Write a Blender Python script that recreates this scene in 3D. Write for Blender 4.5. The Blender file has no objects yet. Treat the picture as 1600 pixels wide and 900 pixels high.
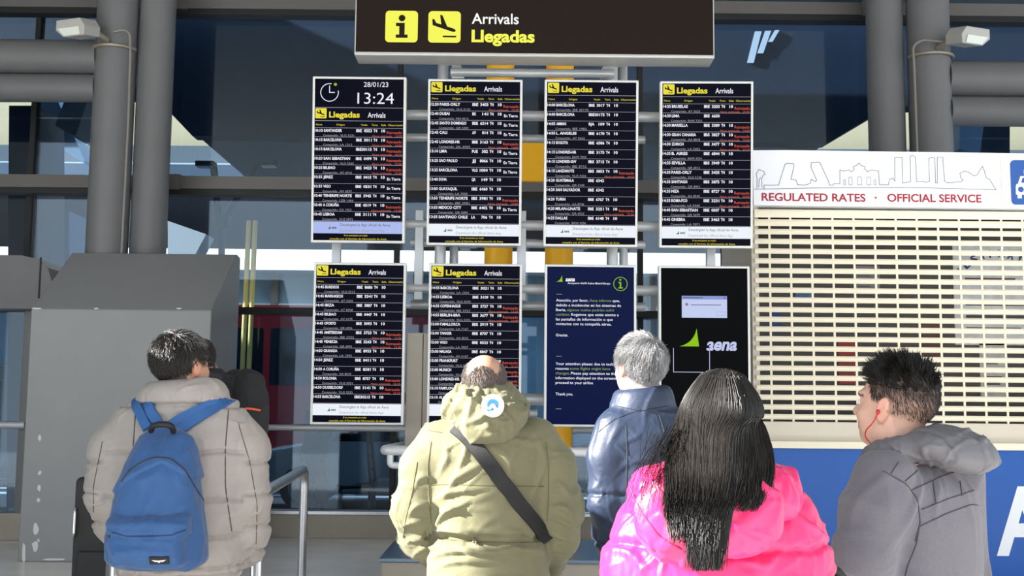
import bpy, math, random
import numpy as np
from mathutils import Vector, Matrix
from mathutils.bvhtree import BVHTree
random.seed(7)
rng = np.random.default_rng(11)
S = bpy.context.scene
COL = S.collection
rad = math.radians

# ------------------------------------------------------------------ camera, world, sun, exposure
FPX = 1750.0
EYE = Vector((0.0, 0.0, 1.55))
ROT = Matrix.Rotation(rad(90 + 5.94), 3, 'X') @ Matrix.Rotation(rad(0.55), 3, 'Z')
cd = bpy.data.cameras.new('camera')
cd.sensor_width = 36.0
cd.lens = FPX / 1600 * 36.0
cd.clip_end = 500
cd.dof.use_dof = False
cam = bpy.data.objects.new('camera', cd)
COL.objects.link(cam)
cam.matrix_world = Matrix.Translation(EYE) @ ROT.to_4x4()
S.camera = cam
S.view_settings.view_transform = 'Standard'
S.view_settings.look = 'None'
S.view_settings.gamma = 1.0
S.view_settings.use_curve_mapping = False
EXPO = 1.0
S.view_settings.exposure = EXPO

w = bpy.data.worlds.new('sky')
S.world = w
w.use_nodes = True
nt = w.node_tree
nt.nodes.clear()
wo = nt.nodes.new('ShaderNodeOutputWorld')
bg = nt.nodes.new('ShaderNodeBackground')
tc = nt.nodes.new('ShaderNodeTexCoord')
sp = nt.nodes.new('ShaderNodeSeparateXYZ')
rp = nt.nodes.new('ShaderNodeValToRGB')
rp.color_ramp.elements[0].position = 0.0
rp.color_ramp.elements[0].color = (0.93, 0.97, 1.0, 1)
rp.color_ramp.elements[1].position = 0.75
rp.color_ramp.elements[1].color = (0.62, 0.80, 1.0, 1)
nt.links.new(tc.outputs['Generated'], sp.inputs[0])
nt.links.new(sp.outputs['Z'], rp.inputs[0])
nt.links.new(rp.outputs[0], bg.inputs['Color'])
bg.inputs['Strength'].default_value = 1.0
nt.links.new(bg.outputs[0], wo.inputs[0])

SUN_TO = Vector((-0.90, -0.17, 0.40)).normalized()
sl = bpy.data.lights.new('sun', 'SUN')
sl.energy = 13.5
sl.angle = rad(0.6)
sl.color = (1.0, 0.965, 0.90)
sun = bpy.data.objects.new('sun', sl)
COL.objects.link(sun)
sun.rotation_euler = SUN_TO.to_track_quat('Z', 'Y').to_euler()
sun.location = (-12, -6, 12)


# ------------------------------------------------------------------ helpers
def P(px, py, Y):
    """the point of the vertical plane y = Y seen at pixel (px, py) of the 1600x900 photograph"""
    d = ROT @ Vector(((px - 800) / FPX, -(py - 450) / FPX, -1.0))
    return EYE + d * (Y / d.y)


def PZ(px, py, z):
    d = ROT @ Vector(((px - 800) / FPX, -(py - 450) / FPX, -1.0))
    return EYE + d * ((z - EYE.z) / d.z)


def lin(h):
    h = h.lstrip('#')
    c = [int(h[i:i + 2], 16) / 255 for i in (0, 2, 4)]
    return tuple(x / 12.92 if x <= 0.04045 else ((x + 0.055) / 1.055) ** 2.4 for x in c)


MATS = {}


def mat(name, col, rough=0.6, metal=0.0, var=0.0, vscale=8.0, bump=0.0, bscale=60.0, spec=0.5, emit=0.0, coat=0.0,
        sheen=0.0, attr=False, stretch=None):
    if name in MATS:
        return MATS[name]
    m = bpy.data.materials.new(name)
    m.use_nodes = True
    n, l = m.node_tree.nodes, m.node_tree.links
    b = n['Principled BSDF']
    c = lin(col) if isinstance(col, str) else col
    b.inputs['Base Color'].default_value = (*c, 1)
    b.inputs['Roughness'].default_value = rough
    b.inputs['Metallic'].default_value = metal
    b.inputs['Specular IOR Level'].default_value = spec
    b.inputs['Coat Weight'].default_value = coat
    b.inputs['Sheen Weight'].default_value = sheen
    if emit:
        b.inputs['Emission Color'].default_value = (*c, 1)
        b.inputs['Emission Strength'].default_value = emit
    co = n.new('ShaderNodeTexCoord')
    mp = n.new('ShaderNodeMapping')
    l.new(co.outputs['Object'], mp.inputs[0])
    if stretch:
        mp.inputs['Scale'].default_value = stretch
    src = None
    if attr:
        at = n.new('ShaderNodeAttribute')
        at.attribute_name = 'Col'
        src = at.outputs['Color']
        l.new(src, b.inputs['Base Color'])
    if var:
        t = n.new('ShaderNodeTexNoise')
        t.inputs['Scale'].default_value = vscale
        t.inputs['Detail'].default_value = 5
        l.new(mp.outputs[0], t.inputs['Vector'])
        hs = n.new('ShaderNodeHueSaturation')
        mr = n.new('ShaderNodeMapRange')
        mr.inputs[3].default_value = 1 - var
        mr.inputs[4].default_value = 1 + var
        mr.inputs[1].default_value = 0.25
        mr.inputs[2].default_value = 0.75
        l.new(t.outputs['Fac'], mr.inputs[0])
        l.new(mr.outputs[0], hs.inputs['Value'])
        if src:
            l.new(src, hs.inputs['Color'])
        else:
            hs.inputs['Color'].default_value = (*c, 1)
        l.new(hs.outputs[0], b.inputs['Base Color'])
    if bump:
        t = n.new('ShaderNodeTexNoise')
        t.inputs['Scale'].default_value = bscale
        t.inputs['Detail'].default_value = 4
        l.new(mp.outputs[0], t.inputs['Vector'])
        bp = n.new('ShaderNodeBump')
        bp.inputs['Strength'].default_value = bump
        bp.inputs['Distance'].default_value = 0.01
        l.new(t.outputs['Fac'], bp.inputs['Height'])
        l.new(bp.outputs[0], b.inputs['Normal'])
    MATS[name] = m
    return m


def emat(name, col, s):
    if name in MATS:
        return MATS[name]
    m = bpy.data.materials.new(name)
    m.use_nodes = True
    n, l = m.node_tree.nodes, m.node_tree.links
    b = n['Principled BSDF']
    c = lin(col)
    b.inputs['Base Color'].default_value = (c[0] * .04, c[1] * .04, c[2] * .04, 1)
    b.inputs['Roughness'].default_value = 0.22
    b.inputs['Specular IOR Level'].default_value = 0.03
    b.inputs['Emission Color'].default_value = (*c, 1)
    b.inputs['Emission Strength'].default_value = s / 2 ** EXPO
    MATS[name] = m
    return m


def glass(name, tint, gloss=0.06):
    m = bpy.data.materials.new(name)
    m.use_nodes = True
    n, l = m.node_tree.nodes, m.node_tree.links
    n.clear()
    o = n.new('ShaderNodeOutputMaterial')
    tr = n.new('ShaderNodeBsdfTransparent')
    tr.inputs[0].default_value = (*tint, 1)
    gl = n.new('ShaderNodeBsdfGlossy')
    gl.inputs['Roughness'].default_value = 0.03
    gl.inputs['Color'].default_value = (0.75, 0.88, 1, 1)
    fr = n.new('ShaderNodeFresnel')
    fr.inputs['IOR'].default_value = 1.35
    ad = n.new('ShaderNodeMath')
    ad.operation = 'ADD'
    ad.inputs[1].default_value = gloss - 0.02
    l.new(fr.outputs[0], ad.inputs[0])
    mx = n.new('ShaderNodeMixShader')
    l.new(ad.outputs[0], mx.inputs[0])
    l.new(tr.outputs[0], mx.inputs[1])
    l.new(gl.outputs[0], mx.inputs[2])
    l.new(mx.outputs[0], o.inputs[0])
    MATS[name] = m
    return m


ORG = {}


def props(o, label=None, cat=None, group=None, kind=None):
    if label: o['label'] = label
    if cat: o['category'] = cat
    if group: o['group'] = group
    if kind: o['kind'] = kind
    return o


def thing(name, label, cat, loc, group=None):
    o = bpy.data.objects.new(name, None)
    o.empty_display_size = 0.1
    COL.objects.link(o)
    o.location = loc
    ORG[o.name] = Vector(loc)
    return props(o, label, cat, group)


def link_mesh(name, me, parent=None, origin=None):
    o = bpy.data.objects.new(name, me)
    COL.objects.link(o)
    if parent is not None:
        org = ORG[parent.name]
        o.parent = parent
    else:
        org = Vector(origin) if origin is not None else Vector((0, 0, 0))
        o.location = org
    if org.length > 0:
        me.transform(Matrix.Translation(-org))
    ORG[o.name] = org
    return o


class MB:
    def __init__(self):
        self.v, self.f, self.m, self.mats = [], [], [], []

    def mi(self, m):
        if m not in self.mats:
            self.mats.append(m)
        return self.mats.index(m)

    def add(self, vs, fs, m):
        k = len(self.v)
        i = self.mi(m)
        self.v += [tuple(v) for v in vs]
        for f in fs:
            self.f.append(tuple(a + k for a in f))
            self.m.append(i)

    def box(self, c, s, m, R=None):
        c = Vector(c)
        vs = []
        for z in (-.5, .5):
            for y in (-.5, .5):
                for x in (-.5, .5):
                    q = Vector((x * s[0], y * s[1], z * s[2]))
                    vs.append(c + (R @ q if R else q))
        self.add(vs, [(0, 2, 3, 1), (4, 5, 7, 6), (0, 1, 5, 4), (2, 6, 7, 3), (0, 4, 6, 2), (1, 3, 7, 5)], m)

    def bb(self, lo, hi, m):
        self.box([(a + b) / 2 for a, b in zip(lo, hi)], [abs(b - a) for a, b in zip(lo, hi)], m)

    def prism(self, poly, vec, m):
        n = len(poly)
        vec = Vector(vec)
        a = [Vector(p) for p in poly]
        nrm = Vector((0, 0, 0))
        for i in range(n):
            nrm += a[i].cross(a[(i + 1) % n])
        if nrm.dot(vec) > 0:
            a.reverse()
        vs = a + [p + vec for p in a]
        fs = [tuple(range(n)), tuple(range(2 * n - 1, n - 1, -1))]
        fs += [((i + 1) % n, i, n + i, n + (i + 1) % n) for i in range(n)]
        self.add(vs, fs, m)

    def poly(self, pts, m):
        self.add(pts, [tuple(range(len(pts)))], m)

    def tube(self, pts, r, m, seg=16, closed=False, caps=True):
        pts = [Vector(p) for p in pts]
        n = len(pts)
        rr = r if isinstance(r, (list, tuple)) else [r] * n
        vs, fs = [], []
        up = None
        for i, p in enumerate(pts):
            if closed:
                t = (pts[(i + 1) % n] - pts[i - 1]).normalized()
            else:
                t = ((pts[min(i + 1, n - 1)] - p).normalized() + (p - pts[max(i - 1, 0)]).normalized())
                t = t.normalized() if t.length > 1e-9 else Vector((0, 0, 1))
            if up is None:
                up = Vector((0, 0, 1)) if abs(t.z) < .9 else Vector((1, 0, 0))
            sd = t.cross(up).normalized()
            up = sd.cross(t).normalized()
            for k in range(seg):
                a = 2 * math.pi * k / seg
                vs.append(p + (sd * math.cos(a) + up * math.sin(a)) * rr[i])
        for i in range(n if closed else n - 1):
            j = (i + 1) % n
            for k in range(seg):
                k2 = (k + 1) % seg
                fs.append((i * seg + k, i * seg + k2, j * seg + k2, j * seg + k))
        if caps and not closed:
            fs.append(tuple(range(seg - 1, -1, -1)))
            fs.append(tuple((n - 1) * seg + k for k in range(seg)))
        self.add(vs, fs, m)

    def cyl(self, a, b, r, m, seg=24, r2=None):
        self.tube([a, b], [r, r if r2 is None else r2], m, seg)

    def ell(self, c, r, m, seg=16, R=None):
        vs, fs = [], []
        c = Vector(c)
        n2 = seg // 2
        for i in range(n2 + 1):
            th = math.pi * i / n2
            for k in range(seg):
                a = 2 * math.pi * k / seg
                q = Vector((r[0] * math.sin(th) * math.cos(a), r[1] * math.sin(th) * math.sin(a), r[2] * math.cos(th)))
                vs.append(c + (R @ q if R else q))
        for i in range(n2):
            for k in range(seg):
                k2 = (k + 1) % seg
                fs.append((i * seg + k, (i + 1) * seg + k, (i + 1) * seg + k2, i * seg + k2))
        self.add(vs, fs, m)

    def build(self, name, parent=None, origin=None, bevel=0, smooth=False, bseg=2):
        me = bpy.data.meshes.new(name)
        me.from_pydata(self.v, [], self.f)
        for m in self.mats:
            me.materials.append(m)
        me.polygons.foreach_set('material_index', self.m)
        if smooth:
            me.shade_smooth()
            me.set_sharp_from_angle(angle=rad(40))
        me.update()
        o = link_mesh(name, me, parent, origin)
        if bevel:
            b = o.modifiers.new('bevel', 'BEVEL')
            b.width = bevel
            b.segments = bseg
            b.limit_method = 'ANGLE'
            b.angle_limit = rad(35)
        return o


def arc_path(pts, rr, n=6):
    """polyline with rounded corners"""
    pts = [Vector(p) for p in pts]
    out = [pts[0]]
    for i in range(1, len(pts) - 1):
        p = pts[i]
        a = (pts[i - 1] - p)
        b = (pts[i + 1] - p)
        ra = min(rr, a.length * .45, b.length * .45)
        A, B = p + a.normalized() * ra, p + b.normalized() * ra
        for k in range(n + 1):
            t = k / n
            out.append(A * (1 - t) ** 2 + p * 2 * t * (1 - t) + B * t * t)
    out.append(pts[-1])
    return out


def rrect(w_, h_, r, n=5):
    o = []
    for (cx, cy, a0) in ((w_ / 2 - r, h_ / 2 - r, 0), (-w_ / 2 + r, h_ / 2 - r, 90), (-w_ / 2 + r, -h_ / 2 + r, 180), (w_ / 2 - r, -h_ / 2 + r, 270)):
        for k in range(n + 1):
            a = rad(a0 + 90 * k / n)
            o.append((cx + r * math.cos(a), cy + r * math.sin(a)))
    return o


# ---- lettering
_fc = bpy.data.curves.new('lettering', 'FONT')
_fo = bpy.data.objects.new('lettering', _fc)
_tcache = {}


def glyphs(s, bold=0.0, res=2):
    k = (s, bold, res)
    if k not in _tcache:
        _fc.body = s
        _fc.size = 1
        _fc.resolution_u = res
        _fc.offset = bold
        me = bpy.data.meshes.new_from_object(_fo)
        v = [(q.co.x, q.co.y) for q in me.vertices]
        f = [tuple(p.vertices) for p in me.polygons]
        bpy.data.meshes.remove(me)
        x0 = min((q[0] for q in v), default=0)
        x1 = max((q[0] for q in v), default=0)
        _tcache[k] = ([(a - x0, b) for a, b in v], f, x1 - x0)
    return _tcache[k]


CAP = 0.682


class Face:
    """a flat face: O top left, U right, D down, N towards the viewer; coordinates in metres or fractions"""
    def __init__(self, O, U, D, w_, h_):
        self.O, self.U, self.D, self.w, self.h = Vector(O), Vector(U).normalized(), Vector(D).normalized(), w_, h_
        self.N = self.D.cross(self.U).normalized()

    def at(self, u, v, lift=0.0):
        return self.O + self.U * (u * self.w) + self.D * (v * self.h) + self.N * lift


def text(mb, fc, s, u, v, cap, m, align='L', bold=0.0, width=None, lift=0.002, res=2, slant=0.0):
    """baseline at v; cap height and width as fractions of the face height / width"""
    vs, fs, wd = glyphs(s, bold, res)
    if not vs:
        return
    k = cap * fc.h / CAP
    kx = k
    if width:
        kx = width * fc.w / wd
    x0 = {'L': 0, 'R': -wd * kx, 'C': -wd * kx / 2}[align]
    base = fc.at(u, v, lift)
    mb.add([base + fc.U * (x0 + a * kx + b * k * slant) - fc.D * (b * k) for a, b in vs], fs, m)


def flat(mb, fc, pts, m, lift=0.002):
    q = [fc.at(a, b, lift) for a, b in pts]
    n = Vector((0, 0, 0))
    for i in range(len(q)):
        n += (q[i] - q[0]).cross(q[(i + 1) % len(q)] - q[0])
    if n.dot(fc.N) < 0:
        q.reverse()
    mb.poly(q, m)


def rect(mb, fc, u0, v0, u1, v1, m, lift=0.0015):
    flat(mb, fc, [(u0, v0), (u1, v0), (u1, v1), (u0, v1)], m, lift)


def ring(mb, fc, u, v, r0, r1, m, a0=0, a1=360, n=32, lift=0.002):
    """annulus; radii in metres"""
    vs, fs = [], []
    c = fc.at(u, v, lift)
    for k in range(n + 1):
        a = rad(a0 + (a1 - a0) * k / n)
        d = fc.U * math.cos(a) - fc.D * math.sin(a)
        vs += [c + d * r0, c + d * r1]
    for k in range(n):
        fs.append((2 * k, 2 * k + 1, 2 * k + 3, 2 * k + 2))
    mb.add(vs, fs, m)


def line(mb, fc, pts, wd, m, lift=0.002):
    q = [fc.at(a, b, lift) for a, b in pts]
    for a, b in zip(q[:-1], q[1:]):
        d = (b - a)
        if d.length < 1e-6:
            continue
        d.normalize()
        s = d.cross(fc.N) * (wd / 2)
        e = d * (wd / 2)
        mb.add([a - e - s, b + e - s, b + e + s, a - e + s], [(0, 1, 2, 3)], m)


def plane_icon(mb, fc, cu, cv, w_, m, lift=0.003):
    """landing aeroplane over a ground line, w_ in metres"""
    k = w_ / 100
    pl = [(-42, -22), (-36, -24), (-28, -10), (-12, -5), (-16, -38), (-8, -36), (8, 2), (30, 9), (37, 15), (34, 20), (26, 20), (-40, -2)]
    q = [(cu + x * k / fc.w, cv + y * k / fc.h) for x, y in pl]
    # split into convex pieces
    def sub(ix):
        flat(mb, fc, [q[i] for i in ix], m, lift)
    sub([0, 1, 2, 11]); sub([2, 3, 11]); sub([3, 6, 10, 11]); sub([6, 7, 8, 9, 10]); sub([3, 4, 5, 6])
    rect(mb, fc, cu + -6 * k / fc.w, cv + 33 * k / fc.h, cu + 38 * k / fc.w, cv + 39 * k / fc.h, m, lift)


def swoosh(mb, fc, u, v, w_, h_, m, lift=0.0025):
    """curved triangular sail logo, lower left corner at u,v (sizes in metres)"""
    n = 8
    top = []
    for k in range(n + 1):
        t = k / n
        # concave left edge from the lower left tip to the apex
        x = (1 - t) ** 2 * 0 + 2 * t * (1 - t) * 0.72 + t * t * 0.88
        y = (1 - t) ** 2 * 0 + 2 * t * (1 - t) * 0.18 + t * t * 1.0
        top.append((x, y))
    for a, b in zip(top[:-1], top[1:]):
        def bottom(t):
            return (t[0] * 0 + 0.93, 0.0)
        flat(mb, fc, [(u + a[0] * w_ / fc.w, v - a[1] * h_ / fc.h), (u + b[0] * w_ / fc.w, v - b[1] * h_ / fc.h), (u + 1.0 * w_ / fc.w, v)], m, lift)


# ------------------------------------------------------------------ materials
M_colm = mat('column_paint', '#727375', .45, var=.05, vscale=3)
M_beam = mat('beam_paint', '#6b6c6e', .5, var=.05, vscale=3)
M_trans = mat('transom_paint', '#676563', .5)
M_gask_shade = mat('gasket', '#18191b', .6)
M_kiosk = mat('kiosk_paint', '#8b8d8e', .45, var=.035, vscale=2.5)
M_steel = mat('brushed_steel', '#c9cbcd', .28, 1.0, var=.05, vscale=40)
M_alu = mat('painted_aluminium', '#cdd0d3', .35, .25)
M_beige = mat('beige_steel', '#9d9488', .4, .35, var=.04)
M_floor = mat('polished_stone', '#e8e6e2', .22, var=.10, vscale=2.2, spec=.5)
M_road = mat('asphalt', '#282b30', .8, var=.1, vscale=6)
M_conc = mat('concrete', '#8d8a85', .8, var=.08, vscale=1.5)
M_concl = mat('light_concrete', '#dcd9d3', .8, var=.06, vscale=1.5)
M_navy = mat('navy_soffit', '#152438', .6, var=.12, vscale=.6)
M_slate = mat('slate_fascia', '#5c6675', .7, var=.08, vscale=1.0)
M_yel = mat('yellow_paint', '#ffbe14', .45)
M_white = mat('white_paint', '#e6e6e6', .4)
M_dark = mat('dark_plastic', '#141518', .45)
M_black = mat('black_rubber', '#0c0c0d', .6)
G_face = glass('blue_glass', (0.60, 0.72, 0.82), 0.05)
G_low = glass('clear_glass', (0.85, 0.92, 0.96), 0.05)
G_dk = glass('grey_glass', (0.48, 0.60, 0.70), 0.06)
# ------------------------------------------------------------------ the setting
def struct(mb, name, **k):
    return props(mb.build(name, **k), kind='structure')


YF = 13.2
b = MB(); b.bb((-16, -8, -.1), (16, YF + .12, 0), M_floor); struct(b, 'floor')
# joints of the floor slabs
M_joint = mat('slab_joint', '#8e8b86', .5)
b = MB(); b.bb((-60, YF + .12, -.12), (60, 70, -.02), M_road); struct(b, 'road')
b = MB(); b.bb((-9.2, -2.5, 7.4), (16, 16.4, 7.8), M_conc); struct(b, 'ceiling')  # unseen ceiling, stretched over the people to cut light from the sky
b = MB(); b.bb((-9.6, 5.0, 0), (-9.2, 16.4, 10.0), M_conc); struct(b, 'wall_left')  # unseen wall added to keep the sun off facade and screens


def zf(py, Y=YF):
    return P(800, py, Y).z


XB = [-9.2, P(40, 450, YF).x, P(238, 300, YF).x, P(622, 300, YF).x, P(1000, 300, YF).x, P(1366, 200, YF).x, P(1640, 200, YF).x, 9.5]
ZB = [.30, zf(491), zf(295), zf(18), 7.4]
n = 0
for i in range(len(XB) - 1):
    for j in range(4):
        if i == 0 and j == 0:
            continue
        n += 1
        b = MB()
        b.bb((XB[i] + .03, YF - .012, ZB[j] + .03), (XB[i + 1] - .03, YF + .012, ZB[j + 1] - .03), (G_dk, G_low, G_face, G_face)[j])
        struct(b, 'window_%d' % n)
n = 0
for i, x in enumerate(XB[1:-1]):          # mullions
    n += 1
    b = MB(); b.bb((x - .03, YF - .05, .0), (x + .03, YF + .08, 7.4), M_gask_shade); struct(b, 'trim_%d' % n)
for z, hh, m in ((ZB[1], .075, M_gask_shade), (ZB[2], .15, M_trans), (ZB[3], .15, M_trans)):     # transoms
    n += 1
    b = MB()
    b.bb((-9.2, YF - .22, z - hh / 2), (9.5, YF - .03, z + hh / 2), m)
    if m is M_trans:
        b.bb((-9.2, YF - .20, z - hh / 2 - .07), (9.5, YF - .03, z - hh / 2), M_gask_shade)  # dark strip paints in the shade under the transom
        for x0 in (P(275, 300, YF).x, P(1352, 20, YF).x):
            b.bb((x0 - .11, YF - .25, z - hh / 2 - .015), (x0 + .11, YF - .03, z + hh / 2 + .015), m)
    struct(b, 'trim_%d' % n)
n += 1
b = MB()
b.bb((XB[1], YF - .10, 0), (9.5, YF + .1, .27), M_beige)
b.bb((XB[1], YF - .13, .27), (9.5, YF + .1, .31), M_steel)
struct(b, 'trim_%d' % n, bevel=.004)
# guard bar behind the glass
n += 1
b = MB(); b.cyl((P(90, 668, YF - .2).x, YF - .2, zf(671)), (9, YF - .2, zf(671)), .035, M_alu); struct(b, 'trim_%d' % n)

# sliding entrance door at the far left
dt = thing('door_1', 'grey automatic glass door with rounded header at the left edge', 'door', (-7.0, 12.7, 0))
dt['kind'] = 'structure'
b = MB()
x0, x1 = -8.6, P(88, 440, 12.6).x
zt, zb = P(0, 401, 12.6).z, P(0, 484, 12.6).z
pr = [(x0, zb), (x1, zb), (x1 + .05, zb + .2), (x1 - .04, zt - .14), (x1 - .16, zt - .04), (x1 - .35, zt), (x0, zt)]
b.prism([(x, 12.45, z) for x, z in pr], (0, .7, 0), M_colm)
b.bb((P(60, 440, 12.44).x, 12.443, zb + .12), (P(63, 440, 12.44).x, 12.452, zt - .02), M_gask_shade)
b.build('door_header', dt, bevel=.015)
xr = P(42, 600, 12.7).x
b = MB(); b.bb((xr - .05, 12.65, 0), (xr + .05, 12.75, zb), M_colm); b.build('door_frame', dt, bevel=.005)
b = MB(); b.bb((-8.6, 12.69, .3), (xr - .05, 12.71, zb), G_dk); b.build('door_glass', dt)
b = MB(); b.cyl((-8.6, 12.6, P(0, 664, 12.6).z), (xr + .05, 12.6, P(0, 664, 12.6).z), .04, M_alu); b.build('push_bar', dt, smooth=True)
b = MB(); b.bb((-8.6, 12.62, 0), (P(70, 800, 12.62).x, 12.78, .30), M_beige); b.build('door_sill', dt, bevel=.005)

# ------------------------------------------------------------------ columns and beams
def column(px0, px1, py, Y, label, lean=0):
    a, c = P(px0, py, Y), P(px1, py, Y)
    r = (c.x - a.x) / 2
    x = (a.x + c.x) / 2
    t = thing('steel_column', label, 'column', (x, Y + r, 0), 'round grey steel columns in front of the glass')
    b = MB(); b.cyl((x, Y + r, 0.02), (x, Y + r, 7.38), r, M_colm, 48); b.build('shaft', t, smooth=True)
    b = MB(); b.cyl((x, Y + r, 0), (x, Y + r, .03), r + .08, M_colm, 48); b.build('base_plate', t, smooth=True)
    return x, Y + r, r


c1 = column(132, 196, 200, 12.0, 'outer left round column carrying the two horizontal tubes and a floodlight')
c2 = column(202, 258, 200, 12.15, 'left round column behind the cable, next to the glass bay')
c3 = column(1367, 1424, 200, 12.15, 'inner right round column, next to the glass bay')
c4 = column(1434, 1500, 200, 12.0, 'outer right round column carrying a floodlight and two horizontal tubes')


def htube(py0, py1, Y, xa, xb, label):
    z0, z1 = P(800, py0, Y).z, P(800, py1, Y).z
    r = (z0 - z1) / 2
    z = (z0 + z1) / 2
    b = MB()
    b.cyl((xa, Y + r, z), (xb, Y + r, z), r, M_beam, 40)
    o = b.build('steel_tube_beam', origin=(xa, Y + r, z), smooth=True)
    props(o, label, 'beam', 'horizontal grey tubes fixed to the outer columns')


for (a, bb_, lab) in ((61, 116, 'upper'), (117, 160, 'lower')):
    htube(a, bb_, 12.05, -9.2, c1[0] - c1[2] * .8, lab + ' horizontal grey tube running left from the outer left column')
for (a, bb_, lab) in ((88, 144, 'upper'), (145, 191, 'lower')):
    htube(a - 7, bb_ - 7, 12.05, c4[0] + c4[2] * .8, 9.3, lab + ' horizontal grey tube running right from the outer right column')


def floodlight(px, py, side, colm, cable_pts, label):
    Y = 11.75
    c = P(px, py, Y)
    t = thing('floodlight', label, 'floodlight', c, 'floodlights on the outer columns')
    s = side
    R = Matrix.Rotation(rad(20) * -s, 3, 'Z') @ Matrix.Rotation(rad(12), 3, 'X')
    b = MB()
    prof = [(-.17, .085), (.14, .085), (.19, .0), (.17, -.10), (-.10, -.10), (-.19, -.02)]
    prof = [(x * s, z) for x, z in prof]
    b.prism([c + R @ Vector((x, -.13, z)) for x, z in prof], R @ Vector((0, .26, 0)), mat('lamp_housing', '#b9b9b4', .4))
    hs_ = b.build('housing', t, bevel=.01)
    b = MB()
    e = [Vector((-.15 * s, -.134, -.005)), Vector((.12 * s, -.134, -.005)), Vector((.13 * s, -.134, -.09)), Vector((-.08 * s, -.134, -.09))]
    b.prism([c + R @ q for q in e], R @ Vector((0, -.008, 0)), mat('lamp_lens', '#e9efe6', .15))
    b.build('lens', hs_)
    b = MB()
    cx, cy, cr = colm
    b.tube([c + Vector((.15 * -s * -1, .0, -.02)), Vector((cx - s * .0, cy - cr - .04, c.z - .06))], .03, M_beige, 12)
    b.tube([Vector((cx + (cr + .02) * math.cos(a), cy + (cr + .02) * math.sin(a), c.z - .10)) for a in np.linspace(math.pi * 1.08, math.pi * 1.92, 24)], .022, M_beige, 8)
    b.build('bracket', t, smooth=True)
    b = MB()
    cp = arc_path([P(*q, 11.9) for q in cable_pts], .1)
    b.tube(cp, .014, mat('cable_sheath', '#8a8580', .5), 10)
    props(b.build('cable', origin=cp[0], smooth=True), 'thin grey cable running down beside the %s column from its floodlight' % ('left' if s > 0 else 'right'), 'cable', 'floodlight cables')


floodlight(122, 44, 1, c1, [(178, 50), (192, 46), (203, 52), (204, 80), (200, 200), (190, 395)], 'grey floodlight on the left column above the two tubes')
floodlight(1512, 57, -1, c4, [(1480, 66), (1440, 62), (1426, 72), (1428, 100), (1433, 240), (1437, 300)], 'grey floodlight on the right column above the taxi booth')

# ------------------------------------------------------------------ kiosk-like ventilation housing
t = thing('ventilation_housing', 'large grey sheet metal housing with sloping top left of the screens', 'housing', (P(180, 875, 11).x, 11.4, 0))
xl, xr = P(47, 600, 11).x - .03, P(326, 600, 11).x
zfr, ztp = P(190, 484, 11).z, P(230, 396, 11.95).z
b = MB()
prof = [(11, 0.0), (11, zfr), (11.95, ztp), (12.1, ztp - .02), (12.1, 0.0)]
b.prism([(xl, y, z) for y, z in prof], (xr - xl, 0, 0), M_kiosk)
M_chip = mat('chipped_paint', '#d8d6d2', .7)
chips = [(62, 684, 3, 6), (62, 739, 3, 4), (61, 762, 3, 6), (60, 781, 3, 4), (56, 827, 5, 10), (55, 853, 5, 9), (37.5, 865, 3, 18), (85, 874, 18, 2), (60, 844, 2, 3), (58, 482, 10, 1.4), (150, 482, 4, 1), (280, 482, 5, 1.2)]
for (x, y, a, c) in chips:
    nn = 9
    pts = []
    for k in range(nn):
        an = 2 * math.pi * k / nn
        rr = .7 + .45 * random.random()
        pts.append(P(x + a * rr * math.cos(an), y + c * rr * math.sin(an), 10.994))
    b.add(pts, [tuple(range(nn - 1, -1, -1))], M_chip)
b.build('casing', t, bevel=.012)

# ------------------------------------------------------------------ railings
def rail(name, label, path, posts, r=.026, grp=None, m=None):
    t = thing(name, label, 'railing', path[0] if not posts else posts[0], grp)
    b = MB(); b.tube(arc_path(path, .12), r, m or M_steel, 20); b.build('handrail', t, smooth=True)
    for p in posts:
        b = MB(); b.cyl((p[0], p[1], 0), p, r, m or M_steel, 20); b.build('post', t, smooth=True)
        b = MB(); b.cyl((p[0], p[1], 0), (p[0], p[1], .012), r + .05, m or M_steel, 24); b.build('floor_flange', t, smooth=True)


zr = 1.0
pa = PZ(476, 733, zr)
pb = PZ(404, 774, zr)
ra = thing('railing', 'steel tube railing with rounded corner beside the man with the blue backpack', 'railing', (pa.x, pa.y, 0))
b = MB(); b.tube(arc_path([(pa.x, pa.y, .012), (pa.x, pa.y, zr), (pb.x, pb.y, zr), (pb.x, pb.y, .012)], .13), .036, M_steel, 20); b.build('handrail', ra, smooth=True)
for q in (pa, pb):
    b = MB(); b.cyl((q.x, q.y, 0), (q.x, q.y, .015), .085, M_steel, 24); b.build('floor_flange', ra, smooth=True)

# short post with yellow marker next to the suitcase
q = PZ(178, 877, .86)
tp = thing('barrier_post', 'steel post with yellow panel between the suitcase and the man with the blue backpack', 'post', (q.x, q.y, 0))
b = MB(); b.cyl((q.x, q.y, .01), (q.x, q.y, 1.0), .032, M_steel, 20); b.ell((q.x, q.y, 1.0), (.032, .032, .02), M_steel, 16); b.build('tube', tp, smooth=True)
b = MB(); b.cyl((q.x, q.y, 0), (q.x, q.y, .014), .08, M_steel, 24); b.build('floor_flange', tp, smooth=True)
b = MB(); b.bb((q.x + .035, q.y - .012, .2), (q.x + .15, q.y + .012, .88), M_yel); b.build('marker_panel', tp, bevel=.004)

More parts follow.
